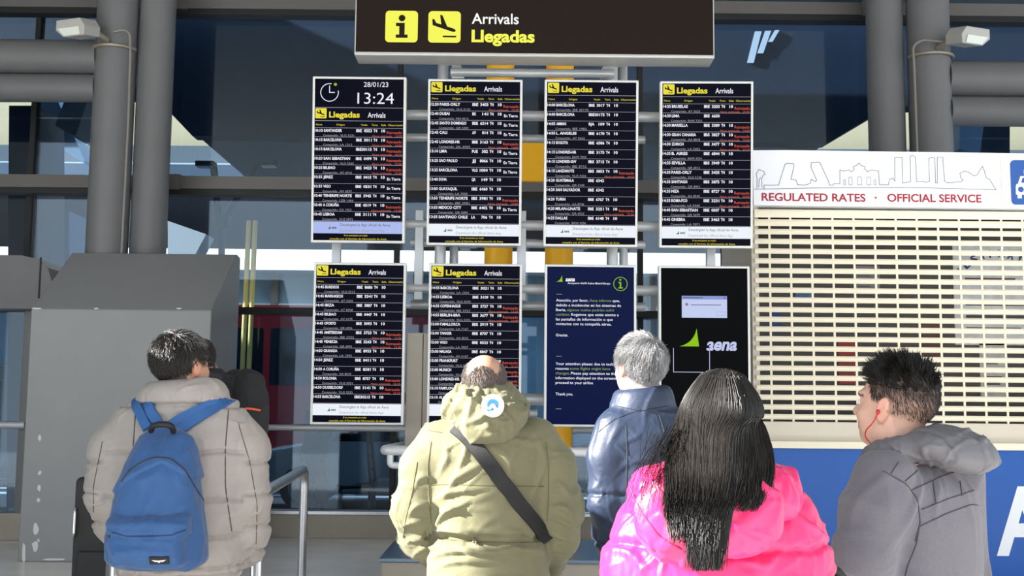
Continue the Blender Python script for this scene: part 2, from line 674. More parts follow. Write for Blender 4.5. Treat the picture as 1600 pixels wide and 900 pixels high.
# ------------------------------------------------------------------ suitcase
q = PZ(140, 905, 0)
Ys = 7.4
xl_, xr_ = P(114, 800, Ys).x, P(172, 800, Ys).x
zt_ = P(140, 746, Ys).z
ts = thing('suitcase', 'tall black fabric suitcase standing in front of the grey housing', 'suitcase', ((xl_ + xr_) / 2, Ys + .14, 0))
M_nylon = mat('black_nylon', '#19181a', .75, bump=.2, bscale=300)
b = MB(); b.bb((xl_, Ys, .05), (xr_ + .12, Ys + .26, zt_), M_nylon); b.build('shell', ts, bevel=.035, bseg=4)
b = MB(); b.bb((xl_ + .05, Ys - .025, .12), (xr_ + .07, Ys + .005, zt_ * .55), M_nylon); b.build('front_pocket', ts, bevel=.012)
b = MB()
zz = zt_ - .30
b.tube(arc_path([(xl_ + .015, Ys - .001, zz + .1), (xl_ + .02, Ys - .02, zz + .08), (xl_ + .02, Ys - .02, zz - .06), (xl_ + .015, Ys - .001, zz - .08)], .02), .009, M_steel, 10)
b.build('zip_pull', ts, smooth=True)
for dx in (.06, xr_ + .12 - xl_ - .06):
    for dy in (.05, .21):
        b = MB(); b.cyl((xl_ + dx - .012, Ys + dy, .028), (xl_ + dx + .012, Ys + dy, .028), .028, M_black, 20)
        b.bb((xl_ + dx - .018, Ys + dy - .02, .03), (xl_ + dx + .018, Ys + dy + .02, .058), M_black)
        b.build('wheel', ts, smooth=True)
b = MB()
b.tube(arc_path([(xl_ + .16, Ys + .13, zt_ - .01), (xl_ + .16, Ys + .13, zt_ + .025), (xr_ - .02, Ys + .13, zt_ + .025), (xr_ - .02, Ys + .13, zt_ - .01)], .02), .012, M_black, 12)
b.build('handle', ts, smooth=True)

# ------------------------------------------------------------------ plinth and screen frame
zp = .444
xa, xb_ = P(592, 868, 8.2).x, P(950, 868, 8.2).x
t = thing('screen_plinth', 'low beige metal plinth with steel top that carries the screen frame', 'plinth', ((xa + xb_) / 2, 8.8, 0))
b = MB(); b.bb((xa + .02, 8.22, 0), (xb_ - .02, 9.38, zp - .03), M_beige); b.build('base', t, bevel=.004)
b = MB(); b.bb((xa, 8.2, zp - .03), (xb_, 9.4, zp), mat('blue_steel', '#6d7f92', .25, .8)); b.build('top_plate', t, bevel=.006)

YP = 8.92
fr = thing('display_stand', 'silver tube framework on which the eight screens hang', 'frame', (0, YP, zp))
zA = P(800, 60, YP).z
for px in (698, 962):
    for k, dx in enumerate((-.028, .075)):
        b = MB()
        x = P(px, 110, YP).x + dx
        b.cyl((x, YP + k * .12, zp), (x, YP + k * .12, zA), .045 - .01 * k, M_alu, 24)
        b.build('post', fr, smooth=True)
xL, xR = P(640, 200, YP).x, P(1080, 200, YP).x
zz = P(800, 114, YP - .08).z
b = MB()
b.cyl((P(705, 114, YP).x, YP - .08, zz), (P(958, 114, YP).x, YP - .08, zz), .035, M_alu, 20)
for px, s in ((706, 1), (957, -1)):
    a = P(px, 92, YP - .08)
    b.prism([a, a + Vector((.03 * s, 0, 0)), a + Vector((.10 * s, 0, -.10)), a + Vector((.10 * s, 0, -.16)), a + Vector((0, 0, -.16))], (0, .05, 0), M_alu)
b.build('top_crossbar', fr, smooth=True)
for i, (py, rr, dy, x0, x1) in enumerate(((181, .042, 0, 520, 1150), (212, .034, .1, 520, 1010), (352, .042, 0, 510, 1140), (378, .034, .1, 640, 1010), (452, .042, 0, 520, 1140),
                                 (476, .036, .1, 640, 1010), (624, .046, 0, 520, 1140), (645, .03, .1, 640, 840))):
    b = MB()
    z = P(800, py, YP).z
    b.cyl((P(x0, py, YP).x, YP + dy, z), (P(x1, py, YP).x, YP + dy, z), rr, M_alu, 20)
    for q in [q for q in (-.32, .58, 1.48) if P(x0, py, YP).x < q < P(x1, py, YP).x]:
        b.cyl((q - .03, YP + dy, z), (q + .03, YP + dy, z), rr + .008, M_alu, 20)
    b.build('crossbar', fr, smooth=True)
# box shaped pillar at the left of the plinth
x0, x1 = P(634, 650, 8.75).x, P(669, 650, 8.75).x
b = MB()
b.bb((x0, 8.72, zp), (x1, 8.98, P(640, 520, 8.72).z), M_beige)
b.bb((x1 - .05, 8.715, zp), (x1 - .044, 8.73, P(640, 522, 8.72).z), M_gask_shade)
b.build('box_pillar', fr, bevel=.008)
for px in (526, 655, 815, 1110):
    b = MB()
    xx = P(px, 390, YP).x
    b.bb((xx - .035, YP - .03, P(800, 470, YP).z), (xx + .035, YP + .03, P(800, 330, YP).z), M_alu)
    b.build('hanger_strip', fr, bevel=.005)

# leaning rail around the plinth
zr = P(640, 702, 8.35).z
zr2 = P(640, 704, 8.35).z
lr = thing('leaning_rail', 'white tube leaning rail in front of the plinth below the screens', 'railing', (xa, 8.6, 0))
b = MB()
x0, x1 = P(599, 700, 8.35).x, P(1010, 700, 8.35).x
b.tube(arc_path([(x1, 8.35, zr2), (x0, 8.35, zr2), (x0 + .04, 9.05, zr2), (P(660, 690, 9.05).x, 9.05, zr2)], .09), .036, M_alu, 20)
b.build('tube', lr, smooth=True)
b = MB()
b.tube(arc_path([(x0 + .05, 8.37, zr2 - .03), (x0 + .05, 8.37, zr2 - .11), (x0 + .2, 8.37, zr2 - .11)], .03), .025, M_alu, 14)
b.build('bracket', lr, smooth=True)
for px in (672, 985):
    xx = P(px, 700, 8.35).x
    b = MB(); b.cyl((xx, 8.35, zp), (xx, 8.35, zr2), .03, M_alu, 20); b.build('post', lr, smooth=True)

# ------------------------------------------------------------------ yellow pillars between frame and glass
for px, lab in ((782, 'left'), (875, 'right')):
    x = P(px, 100, 11.4).x
    b = MB(); b.cyl((x, 11.4, 0), (x, 11.4, 7.38), .145, M_yel, 32)
    b.cyl((x, 11.4, 0), (x, 11.4, .03), .2, M_yel, 32)
    props(b.build('yellow_pillar', origin=(x, 11.4, 0), smooth=True), '%s of the two round yellow pillars behind the middle screens' % lab, 'pillar', 'yellow pillars behind the screens')
b = MB()
a, c = P(768, 221, 11.2), P(895, 284, 11.2)
b.bb((a.x, 11.19, c.z), (c.x, 11.25, a.z), M_yel)
props(b.build('yellow_board', origin=(0, 11.2, a.z), bevel=.006), 'yellow board across the yellow pillars between the upper middle screens', 'board')

# ------------------------------------------------------------------ overhead sign
Ysg = 8.45
tl, br = P(553, 88, Ysg), P(1117, 89, Ysg)
zt_ = tl.z + .86
M_brown = emat('sign_face_brown', '#3a312d', .55)
M_sy = emat('sign_yellow', '#f2f25c', 1.0)
M_sw = emat('sign_white', '#fbfbf8', 1.0)
M_frame = mat('sign_frame', '#b8b8b6', .35, .4)
t = thing('arrivals_sign', 'dark brown hanging sign reading Arrivals Llegadas with two yellow pictograms', 'sign', ((tl.x + br.x) / 2, Ysg + .12, tl.z))
zb = (tl.z + br.z) / 2
b = MB()
b.bb((tl.x, Ysg, zb), (br.x, Ysg + .24, zt_), M_frame)
b.build('casing', t, bevel=.012)
b = MB()
f = Face((tl.x + .012, Ysg - .002, zt_ - .02), (1, 0, 0), (0, 0, -1), br.x - tl.x - .024, zt_ - zb - .045)
rect(b, f, 0, 0, 1, 1, M_brown, .001)


def su(px): return (P(px, 45, Ysg).x - f.O.x) / f.w
def sv(py): return (f.O.z - P(700, py, Ysg).z) / f.h


for px in (627.5, 694.5):
    q = rrect(.252, .252, .03)
    flat(b, f, [(su(px) + x / f.w, sv(42.5) + y / f.h) for x, y in q], M_sy, .003)
# the letter i
M_sbr = emat('sign_brown_symbol', '#3a312d', .5)
iu, iv = su(628), sv(43)
ring(b, f, iu, iv - .070 / f.h, 0, .026, M_sbr, lift=.005)
def ibox(x0, y0, x1, y1): rect(b, f, iu + x0 / f.w, iv + y0 / f.h, iu + x1 / f.w, iv + y1 / f.h, M_sbr, .005)
ibox(-.046, -.032, .022, -.004); ibox(-.020, -.004, .022, .062); ibox(-.046, .062, .046, .088)
plane_icon(b, f, su(695), sv(41), .235, M_sbr, .005)
text(b, f, 'Arrivals', su(737), sv(37), .082 / f.h, M_sw, bold=.012, width=.365 / f.w, lift=.004, res=4)
text(b, f, 'Llegadas', su(737), sv(65), .090 / f.h, M_sy, bold=.035, width=.49 / f.w, lift=.004, res=4)
b.build('face', t)
for px in (698, 962):
    b = MB(); x = P(px, 100, YP).x
    b.bb((x - .05, Ysg + .24, zb + .05), (x + .05, YP - .05, zb + .14), M_alu)
    b.build('mounting_arm', t, bevel=.005)

# ------------------------------------------------------------------ added unseen panel outside the frame, shading the man with the backpack
tt = thing('partition_panel', 'grey free standing partition panel just outside the frame at the left', 'partition', (-2.75, 4.3, 0))
b = MB(); b.bb((-2.85, 3.225, .06), (-2.68, 5.5, 2.36), M_kiosk); b.build('casing', tt, bevel=.02)
b = MB(); b.bb((-2.95, 3.15, 0), (-2.6, 5.55, .06), M_beige); b.build('base_plate', tt, bevel=.01)  # base of the added unseen shade panel

cx5 = thing('steel_column', 'round grey column outside the frame at the left, nearest the camera', 'column', (-2.75, 2.45, 0), 'round grey steel columns in front of the glass')  # added unseen column, keeps the sun off the man in charcoal
b = MB(); b.cyl((-2.75, 2.45, 0.02), (-2.75, 2.45, 7.38), .38, M_colm, 48); b.build('shaft', cx5, smooth=True)  # shaft of the added unseen column
b = MB(); b.cyl((-2.75, 2.45, 0), (-2.75, 2.45, .03), .41, M_colm, 48); b.build('base_plate', cx5, smooth=True)  # base of the added unseen column

b = MB(); b.bb((-2.85, 2.875, 0), (-2.66, 2.99, 2.60), M_colm)  # added unseen post, throws the shade edge on the olive parka
props(b.build('slim_post', origin=(-2.75, 2.95, 0), bevel=.01), 'slim square grey post between the outside column and the partition panel', 'post')
# ------------------------------------------------------------------ flight screens
T_bg = emat('screen_black', '#0b0c1c', .9)
T_w = emat('screen_white', '#f4f4ff', .95)
T_g = emat('screen_grey', '#a9abb8', .8)
T_y = emat('screen_yellow', '#e9dc45', .95)
T_ho = emat('screen_head_yellow', '#d8c63c', .8)
T_r = emat('screen_red', '#e5604c', .8)
T_band = emat('screen_band_white', '#eef3fb', .95)
T_bandb = emat('screen_band_blue', '#aebbef', .95)
T_txt = emat('screen_dark_text', '#50565e', .9)
T_txt2 = emat('screen_light_text', '#9aa4ad', .95)
T_line = emat('screen_line', '#c9cbd6', .8)
T_navy = emat('screen_navy', '#0f1840', 1.0)
T_gr = emat('screen_green', '#8fc31f', .95)
T_dg = emat('screen_dark_green', '#16803a', .95)
T_gt = emat('screen_green_text', '#86a06a', .9)
T_i = emat('icon_black', '#15140c', .5)
T_blk = emat('screen_off_black', '#07080a', .8)
T_lav = emat('screen_lavender', '#c3c8ee', .95)
T_win = emat('window_blue', '#c3cdf0', .95)
T_winh = emat('window_header', '#8f9cd8', .9)
M_bez = mat('screen_bezel', '#cfcfcc', .4, .3)
M_back = mat('screen_back', '#7f8183', .5, .2)


def lv(s):
    out = []
    for ln in s.strip().split('\n'):
        p = [q.strip() for q in ln.split('|')]
        out.append(p + [''] * (7 - len(p)))
    return out


# time | origin | airline | number | shared code | status: R hh:mm late, T landed | n = no terminal yet
ROWS = {
1: lv('''10:10|SANTANDER|IBE|0553|VLG 5221|R 13:35
10:15|BARCELONA|IBE|3011|LA 1515|R 14:00
10:15|BARCELONA|IBE|30115||R 14:15
10:20|SAN SEBASTIAN|IBE|0499|VLG 5265|R 13:30
10:25|BILBAO|IBE|0423|AV 6016|R 13:30
10:35|JEREZ|IBE|0415||T
10:35|VIGO|IBE|0531|AV 6291|T
10:40|TENERIFE NORTE|IBS|3945|LZB 1404|T
10:40|A CORUÑA|IBE|0519|CX 1923|R 13:28
10:45|LISBOA|IBE|3111|VLG 5072|T'''),
2: lv('''12:20|PARIS-ORLY|IBE|3403|VLG 5132|R 13:40
12:40|DUBAI|EK|141|MH 4513|T
12:45|SANTO DOMINGO|IBE|6314|QR 5383|T
12:45|CALI|AV|014||T
12:45|LONDRES-HR|IBE|3163|JAL 6969|R 14:05
13:10|LIMA|PUE|302||T
13:25|SAO PAULO|JJ|8066||T
13:25|BARCELONA|VLG|1004||T
13:40|DOHA|QR|149||
13:50|GUAYAQUIL|IBE|6460|LA 7056|
13:50|TENERIFE NORTE|IBS|3981|IBE 3981|R 14:50
13:55|MEXICO CITY|IBE|6402|QR 5083|T
13:55|SANTIAGO CHILE|LA|706||'''),
3: lv('''14:00|BARCELONA|IBE|3017|IBE 30175|
14:00|BARCELONA|IBE|30175||
14:05|AMMAN|RJA|109|IBE 1983|
14:05|L. ANGELES|IBE|6170|AY 5662|
14:15|BOGOTA|IBE|6586| |
14:15|LONDRES-HR|IBE|3175|BAW 7055|
14:15|LONDRES-GW|IBS|3715|IBE 3715|
14:15|LANZAROTE|IBS|3853|VLG 5426|R 14:55
14:20|GUATEMALA|IBE|6342|QR 5349||n
14:20|SAN SALVADOR|IBE|6342| ||n
14:20|TURIN|IBE|6767|AA 8746|
14:20|MILAN-LINATE|IBE|3251|QR 6523|R 15:25
14:25|DALLAS|IBE|6148|BAW 4256|'''),
4: lv('''14:25|BRUSELAS|IBE|3203|AY 5625|R 15:55
14:30|LIMA|IBE|6650|BAW 7233||n
14:30|MARSELLA|IBE|3389||R 14:50
14:30|GRAN CANARIA|IBS|3827|AA 8818|R 15:50
14:30|ZURICH|IBE|3477|LA 5402|R 15:15
14:35|B. AIRES|IBE|6844|BAW 4254|
14:35|SEVILLA|IBS|3949|QR 6912|
14:35|PARIS-ORLY|IBE|3435|VLG 5136|
14:35|SANTIAGO|IBS|3875|QR 8951|
14:35|NIZA|IBE|8727|AA 8545|R 15:05
14:35|ROMA-FCO|IBE|3231|LA 5440|R 15:40
14:40|SAN SEBASTIAN|IBE|0507|QR 5079|
14:45|GINEBRA|IBE|3463|LA 7071|'''),
5: lv('''14:45|BURDEOS|IBE|8686|VLG 5513|
14:45|MARRAKECH|IBE|3341|AT 5305|
14:45|IBIZA|IBE|3887|AT 8908|
14:45|BILBAO|IBE|0447|AV 6175|
14:45|OPORTO|IBE|3093|QR 6536|
14:45|AMSTERDAM|IBS|3723|IBE 3723|R 15:35
14:45|VENECIA|IBE|3243|QR 6993|R 15:40
14:50|GRANADA|IBE|8933|LA 1593|
14:50|JEREZ|IBE|0411||
14:50|A CORUÑA|IBE|8581|AA 8549|
14:50|BOLONIA|IBE|8757|VLG 5551|R 16:10
14:50|DUSSELDORF|IBE|3141|VLG 5223|R 15:35
14:55|BARCELONA|IBE|30215||'''),
6: lv('''14:55|BARCELONA|IBE|3021|LA 1524|
14:55|LISBOA|IBE|3109|VLG 5070|
14:55|COPENHAGUE|IBS|3727|IBE 3727|R 15:25
14:55|BERLIN-BRA|IBS|3677|VLG 5335|R 16:00
15:00|P.MALLORCA|IBS|3919|LA 7167|
15:00|TANGER|IBE|8707|AA 8532|
15:00|VIGO|IBE|0533|LA 7027|
15:00|MALAGA|IBE|8847|AV 6167|
15:00|FRANKFURT|IBE|8639|VLG 5033|R 15:15
15:00|MUNICH|IBE|3195|VLG 5219|R 15:45
15:00|LONDRES-HR|IBE|3167|BAW 7059|R 16:05
15:10|PAMPLONA|IBE|8411|AV 6047|
15:10|ALICANTE|IBE|8873|AA 8717|'''),
}


def header(b, f, v0):
    """yellow pictogram and Llegadas / Arrivals; v0 top of the header band"""
    rw = .055 * f.h
    flat(b, f, [(.072 + x / f.w, v0 + .037 + y / f.h) for x, y in rrect(.088, .080, .008, 3)], T_y, .003)
    plane_icon(b, f, .072, v0 + .036, .078, T_i, .004)
    text(b, f, 'Llegadas', .163, v0 + .061, .034, T_y, bold=.03, width=.345, res=3)
    text(b, f, 'Arrivals', .598, v0 + .061, .031, T_w, bold=.01, width=.2, res=3)
    rect(b, f, 0.005, v0 + .0815, .995, v0 + .0835, T_line)
    for s, u, a, wd in (('Hora', .018, 'L', .07), ('Origen', .245, 'L', .095), ('Vuelo', .523, 'L', .075), ('Term.', .645, 'L', .07), ('Sala', .75, 'L', .055), ('Observación', .828, 'L', .168)):
        text(b, f, s, u, v0 + .112, .0105, T_ho, bold=.02, width=wd)
    rect(b, f, 0.005, v0 + .1255, .995, v0 + .127, T_line)


def footer(b, f, v0, band):
    rect(b, f, 0, v0, 1, v0 + .073, band)
    swoosh(b, f, .155, v0 + .047, .028, .030, T_dg, .003)
    text(b, f, 'aena', .205, v0 + .044, .015, T_txt, bold=.03, width=.055, lift=.003, slant=.2)
    text(b, f, 'Descárgate la App oficial de Aena', .302, v0 + .027, .0165, T_txt, bold=.0, width=.56, lift=.003)
    text(b, f, 'Download the official Aena App', .302, v0 + .062, .0155, T_txt2, width=.50, lift=.003)
    text(b, f, 'Si no encuentra un vuelo', .345, v0 + .09, .0105, T_ho, bold=.015, width=.265)
    text(b, f, 'consulte con el Servicio de Información de Aena', .185, v0 + .1115, .0115, T_ho, bold=.015, width=.64)


def rows(b, f, data, v0, pitch):
    for i, (tm, org, al, num, sh, st, fl) in enumerate(data):
        v = v0 + i * pitch
        text(b, f, tm, .006, v + .024, .0165, T_w, bold=.02, width=.088)
        text(b, f, org, .106, v + .024, .0165, T_w, bold=.028, width=.0236 * len(org) - .008)
        text(b, f, al, .47, v + .024, .0165, T_w, bold=.03, width=.0215 * len(al))
        text(b, f, num, .647, v + .024, .0165, T_w, align='R', bold=.028, width=.0222 * len(num))
        if fl != 'n':
            text(b, f, 'T4', .665, v + .024, .0165, T_w, bold=.03, width=.042)
            text(b, f, '10', .755, v + .024, .0165, T_w, bold=.03, width=.042)
        if sh:
            text(b, f, 'Compartido:', .1, v + .052, .0125, T_g, width=.17)
            if sh.strip():
                text(b, f, sh, .29, v + .052, .0125, T_g, width=.0195 * len(sh))
        if st.startswith('R'):
            text(b, f, 'Retrasado', .985, v + .034, .0165, T_r, align='R', bold=.008, width=.17)
            text(b, f, 'Hora estimada   ' + st[2:], .985, v + .0545, .0125, T_r, align='R', width=.33)
        elif st == 'T':
            text(b, f, 'En Tierra', .975, v + .034, .0165, T_w, align='R', bold=.02, width=.152)
        rect(b, f, 0.005, v + pitch - .003, .995, v + pitch - .0014, T_line)


def clock(b, f):
    cu, cv = .165, .085
    r = .072
    ring(b, f, cu, cv, r - .006, r, T_w, 78, 372, 40)
    line(b, f, [(cu, cv - .04), (cu, cv), (cu + .055, cv)], .006, T_w)
    ring(b, f, cu + .065, cv - .05, 0, .012, T_gr, n=16)
    text(b, f, '28/01/23', .55, .048, .029, T_w, width=.275, res=3)
    text(b, f, '13:24', .48, .153, .068, T_w, width=.41, bold=-.004, res=4)
    rect(b, f, 0.005, .1775, .995, .1795, T_line)


def info_panel(b, f):
    rect(b, f, 0, 0, 1, 1, T_navy, .001)
    # coordinates below follow the panel in fractions of its width and height
    U = lambda x: (x - 74) / 468
    V = lambda y: (y - 46) / 838
    swoosh(b, f, U(122), V(128), .050, .052, T_gr)
    text(b, f, 'aena', U(172), V(124), .026, T_w, bold=.035, width=.107, slant=.2)
    text(b, f, 'Aeropuerto Adolfo Suárez Madrid-Barajas', U(184), V(139), .012, T_w, bold=.01, width=.49)
    ring(b, f, U(469), V(136), .050, .055, T_gr)
    k = f.w / 468
    def ib(x0, y0, x1, y1): rect(b, f, U(x0), V(y0), U(x1), V(y1), T_gr, .003)
    ring(b, f, U(468), V(114), 0, 5.5 * k, T_gr, n=16)
    ib(458, 126, 473, 131); ib(465, 131, 473, 156); ib(457, 155, 482, 160)
    for y in (194, 525, 803):
        rect(b, f, U(124), V(y - 1.5), U(154), V(y + 1.5), T_gt)
    def ln(y, parts):
        x = 122
        for s, m, wd in parts:
            text(b, f, s, U(x), V(y), .0165, m, bold=.008, width=wd / 468)
            x += wd + 6
    ln(233, [('Atención, por favor,', T_w, 174), ('Aena informa', T_gt, 118), ('que,', T_w, 40)])
    ln(259, [('debido a incidencias en los sistemas de', T_w, 350)])
    ln(284, [('Iberia,', T_w, 54), ('algunos vuelos podrían sufrir', T_gt, 256)])
    ln(309, [('cambios.', T_gt, 76), ('Rogamos que estés atento a', T_w, 256)])
    ln(334, [('las pantallas de información o que', T_w, 306)])
    ln(359, [('contactes con tu compañía aérea.', T_w, 298)])
    ln(419, [('Gracias.', T_w, 66)])
    ln(571, [('Your attention please: due to technical', T_w, 348)])
    ln(596, [('reasons', T_w, 70), ('some flights might have', T_gt, 216)])
    ln(621, [('changes.', T_gt, 76), ('Please pay attention to the', T_w, 244)])
    ln(646, [('information displayed on the screens or', T_w, 352)])
    ln(671, [('proceed to your airline', T_w, 200)])
    ln(731, [('Thank you.', T_w, 94)])


def off_panel(b, f):
    rect(b, f, 0, 0, 1, 1, T_blk, .001)
    U = lambda x: (x - 666) / 474
    V = lambda y: (y - 52) / 838
    rect(b, f, U(779), V(200), U(1027), V(317), T_win, .002)
    rect(b, f, U(779), V(200), U(1027), V(219), T_winh, .003)
    rect(b, f, U(786), V(208), U(895), V(212), T_txt, .004)
    line(b, f, [(U(1010), V(205)), (U(1018), V(215))], .002, T_i, .004)
    line(b, f, [(U(1018), V(205)), (U(1010), V(215))], .002, T_i, .004)
    ring(b, f, U(806), V(246), 0, .011, emat('error_red', '#8c3a48', .9), n=16, lift=.004)
    line(b, f, [(U(802), V(242)), (U(810), V(250))], .002, T_win, .005)
    line(b, f, [(U(810), V(242)), (U(802), V(250))], .002, T_win, .005)
    rect(b, f, U(828), V(247), U(994), V(250), T_txt, .004)
    line(b, f, [(U(968), V(284)), (U(1020), V(284)), (U(1020), V(304)), (U(968), V(304)), (U(968), V(284))], .002, T_winh, .004)
    swoosh(b, f, U(766), V(469), .149, .137, T_gr, .003)
    text(b, f, 'aena', U(910), V(487), .074, T_lav, bold=.035, width=.35, slant=.22, res=4)
    rect(b, f, U(905), V(463), U(927), V(478), T_blk, .004)
    line(b, f, [(U(732), V(480)), (U(732), V(605)), (U(929), V(605)), (U(929), V(480))], .0045, T_lav, .0045)


SC = [  # top-left, top-right, bottom-right, bottom-left pixels, depth of the centre, tilt
    (1, (488, 121), (635, 123), (632, 378), (486, 376), 'arrivals screen with the clock reading 13:24, upper row, far left'),
    (2, (668, 125), (817, 127), (814, 382), (667, 380), 'arrivals screen listing flights from PARIS-ORLY to SANTIAGO CHILE, upper row'),
    (3, (851, 126), (999, 128), (995, 384), (849, 382), 'arrivals screen listing flights from BARCELONA to DALLAS, upper row'),
    (4, (1034, 128), (1181, 130), (1172, 386), (1028, 384), 'arrivals screen listing BRUSELAS to GINEBRA, upper row, beside the booth'),
    (5, (489, 409), (633, 410), (632, 664), (486, 662), 'arrivals screen listing BURDEOS to BARCELONA, lower row, far left'),
    (6, (670, 410), (816, 412), (814, 665), (667, 663), 'arrivals screen partly behind the balding man, lower row'),
    (7, (852, 412), (996, 413), (993, 667), (849, 666), 'navy screen with a white passenger notice, lower row'),
    (8, (1031, 414), (1173, 415), (1172, 670), (1028, 669), 'black screen with an error window and a green sail logo, lower row'),
]
for (k, tl, tr, br, bl, lab) in SC:
    up = k < 5
    Yc = 8.6
    cx = sum(q[0] for q in (tl, tr, br, bl)) / 4
    cy = sum(q[1] for q in (tl, tr, br, bl)) / 4
    c = P(cx, cy, Yc)
    wd = (P(tr[0], cy, Yc).x - P(tl[0], cy, Yc).x + P(br[0], cy, Yc).x - P(bl[0], cy, Yc).x) / 2
    ht = P(cx, (tl[1] + tr[1]) / 2, Yc).z - P(cx, (bl[1] + br[1]) / 2, Yc).z
    tilt = rad(5.0) if up else rad(0.5)
    R = Matrix.Rotation(tilt, 3, 'X')          # top edge leans towards the viewer
    ht /= math.cos(tilt)
    yaw = {4: -1.5, 8: -1.0}.get(k, 0)
    R = Matrix.Rotation(rad(yaw), 3, 'Z') @ R
    t = thing('flight_screen', 'portrait ' + lab, 'screen', c, 'portrait screens on the silver frame')
    b = MB()
    b.box(c + R @ Vector((0, .035, 0)), (wd, .07, ht), M_bez, R)
    b.build('bezel', t, bevel=.006)
    b = MB()
    b.box(c + R @ Vector((0, .11, 0)), (wd * .86, .08, ht * .9), M_back, R)
    b.box(c + R @ Vector((0, .2, ht * .2)), (.3, .10, .12), M_back, R)
    b.box(c + R @ Vector((0, .2, -ht * .2)), (.3, .10, .12), M_back, R)
    b.build('rear_housing', t, bevel=.01)
    b = MB()
    e = .019
    f = Face(c + R @ Vector((-wd / 2 + e, -.0005, ht / 2 - e)), R @ Vector((1, 0, 0)), R @ Vector((0, 0, -1)), wd - 2 * e, ht - 2 * e)
    if k < 7:
        rect(b, f, 0, 0, 1, 1, T_bg, .0005)
        if k == 1:
            clock(b, f)
            header(b, f, .178)
            rows(b, f, ROWS[1], .178 + .127, .0576)
            footer(b, f, .884, T_bandb)
        else:
            header(b, f, 0)
            rows(b, f, ROWS[k], .127, .0581)
            footer(b, f, .884, T_band)
    elif k == 7:
        info_panel(b, f)
    else:
        off_panel(b, f)
    b.build('display', t)

# ------------------------------------------------------------------ taxi booth
YB = 9.6
M_cream = mat('cream_shutter', '#f4ead2', .38, var=.02, vscale=3)
M_creamd = mat('cream_rail', '#d9cfbe', .4)
M_bluep = mat('blue_vinyl', '#0f57ac', .30, spec=.35, coat=.0, var=.03, vscale=1.2)
M_hdr = mat('white_header', '#f6f8ff', .3)
M_red = mat('red_letters', '#a8142e', .4)
M_skyl = mat('grey_outline', '#7d8094', .5)
M_ltr = mat('white_letters', '#f1f3f6', .3)
x0 = P(1177, 450, YB).x
x1 = P(1790, 450, YB).x
zz = lambda py: P(1350, py, YB).z
bt = thing('taxi_booth', 'cream and blue taxi booth with closed perforated shutter at the right', 'booth', ((x0 + x1) / 2, YB + .7, 0))
# shell
M_in = mat('booth_interior', '#5c5a58', .7)
b = MB()
yb = YB + 1.5
b.bb((x0, YB + .05, 0), (x0 + .06, yb, zz(322)), M_creamd)
b.bb((x1 - .06, YB + .05, 0), (x1, yb, zz(322)), M_creamd)
b.bb((x0, yb - .06, 0), (x1, yb, zz(322)), M_in)
b.bb((x0, YB + .05, zz(322)), (x1, yb, zz(300)), M_in)
b.build('walls', bt)
b = MB(); b.bb((x0 + .06, YB + .05, zz(700) - .04), (x1 - .06, YB + .6, zz(700)), M_creamd); b.build('counter', bt)
# header with gently arched top
b = MB()
zt = [(x0, zz(239))]
for k in range(1, 13):
    u = k / 12
    zt.append((x0 + (x1 - x0) * u, zz(238 + 0.2 * k)))
b.prism([(x0, YB - .06, zz(324))] + [(x, YB - .06, z) for x, z in zt] + [(x1, YB - .06, zz(326))], (0, .3, 0), M_hdr)
f = Face((x0, YB - .061, zz(238)), (1, 0, 0), (0, 0, -1), x1 - x0, zz(238) - zz(324))


def hu(px): return (P(px, 300, YB - .061).x - f.O.x) / f.w
def hv(py, px=1350): return (f.O.z - P(px, py, YB - .061).z) / f.h


def sk(pts, wd=.0055):
    line(b, f, [(hu(1160 + x / 2.648), hv(y / 2.648, 1160 + x / 2.648)) for x, y in pts], wd, M_skyl, .001)


sk([(60, 780), (62, 740), (58, 720), (70, 702), (88, 708), (95, 720), (85, 728), (80, 740), (82, 775)])
sk([(68, 775), (70, 745), (76, 735)])
sk([(90, 780), (90, 766), (150, 766), (178, 680), (185, 676), (212, 677), (216, 684), (202, 742), (222, 745), (230, 765), (262, 766), (282, 758), (285, 742), (302, 752), (308, 745),
    (285, 690), (288, 672), (322, 671), (355, 745), (362, 766), (375, 766), (380, 760), (404, 760)])
sk([(404, 760), (405, 703), (418, 708), (445, 704), (452, 712), (465, 700), (460, 690), (475, 684), (485, 675), (495, 686), (510, 690), (508, 700), (520, 710), (535, 704), (565, 708), (568, 765)])
for a, c, top in ((420, 427, 742), (441, 455, 731), (477, 494, 730), (516, 532, 731), (546, 553, 742)):
    sk([(a, 765), (a, top + 5), ((a + c) / 2, top), (c, top + 5), (c, 765), (a, 765)], .004)
sk([(568, 765), (605, 765), (610, 742), (625, 738), (632, 750), (634, 652), (664, 652), (665, 757), (697, 752), (698, 648), (708, 642), (720, 652), (722, 752), (750, 750), (760, 755), (775, 750),
    (775, 655), (790, 652), (800, 655), (800, 757), (808, 757), (810, 650), (833, 650), (838, 750), (850, 757), (905, 752), (915, 745), (905, 735), (902, 718), (920, 708), (938, 712), (960, 728),
    (975, 722), (985, 705), (997, 688), (1005, 710), (1010, 735), (1025, 742), (1040, 770), (1050, 785)])
sk([(50, 783), (300, 778), (700, 776), (1050, 785)])
text(b, f, 'REGULATED RATES', hu(1190), hv(313.5, 1190), 12 * .00549 / f.h, M_red, bold=.022, width=(hu(1352) - hu(1190)), res=4)
ring(b, f, hu(1368), hv(309, 1368), 0, .011, M_red, n=4)
text(b, f, 'OFFICIAL SERVICE', hu(1386), hv(315, 1400), 12 * .00549 / f.h, M_red, bold=.022, width=(hu(1533) - hu(1386)), res=4)
rect(b, f, hu(1564.5), hv(244, 1565), hu(1565.5), hv(322, 1565), M_creamd, .001)
b.build('header_panel', bt)
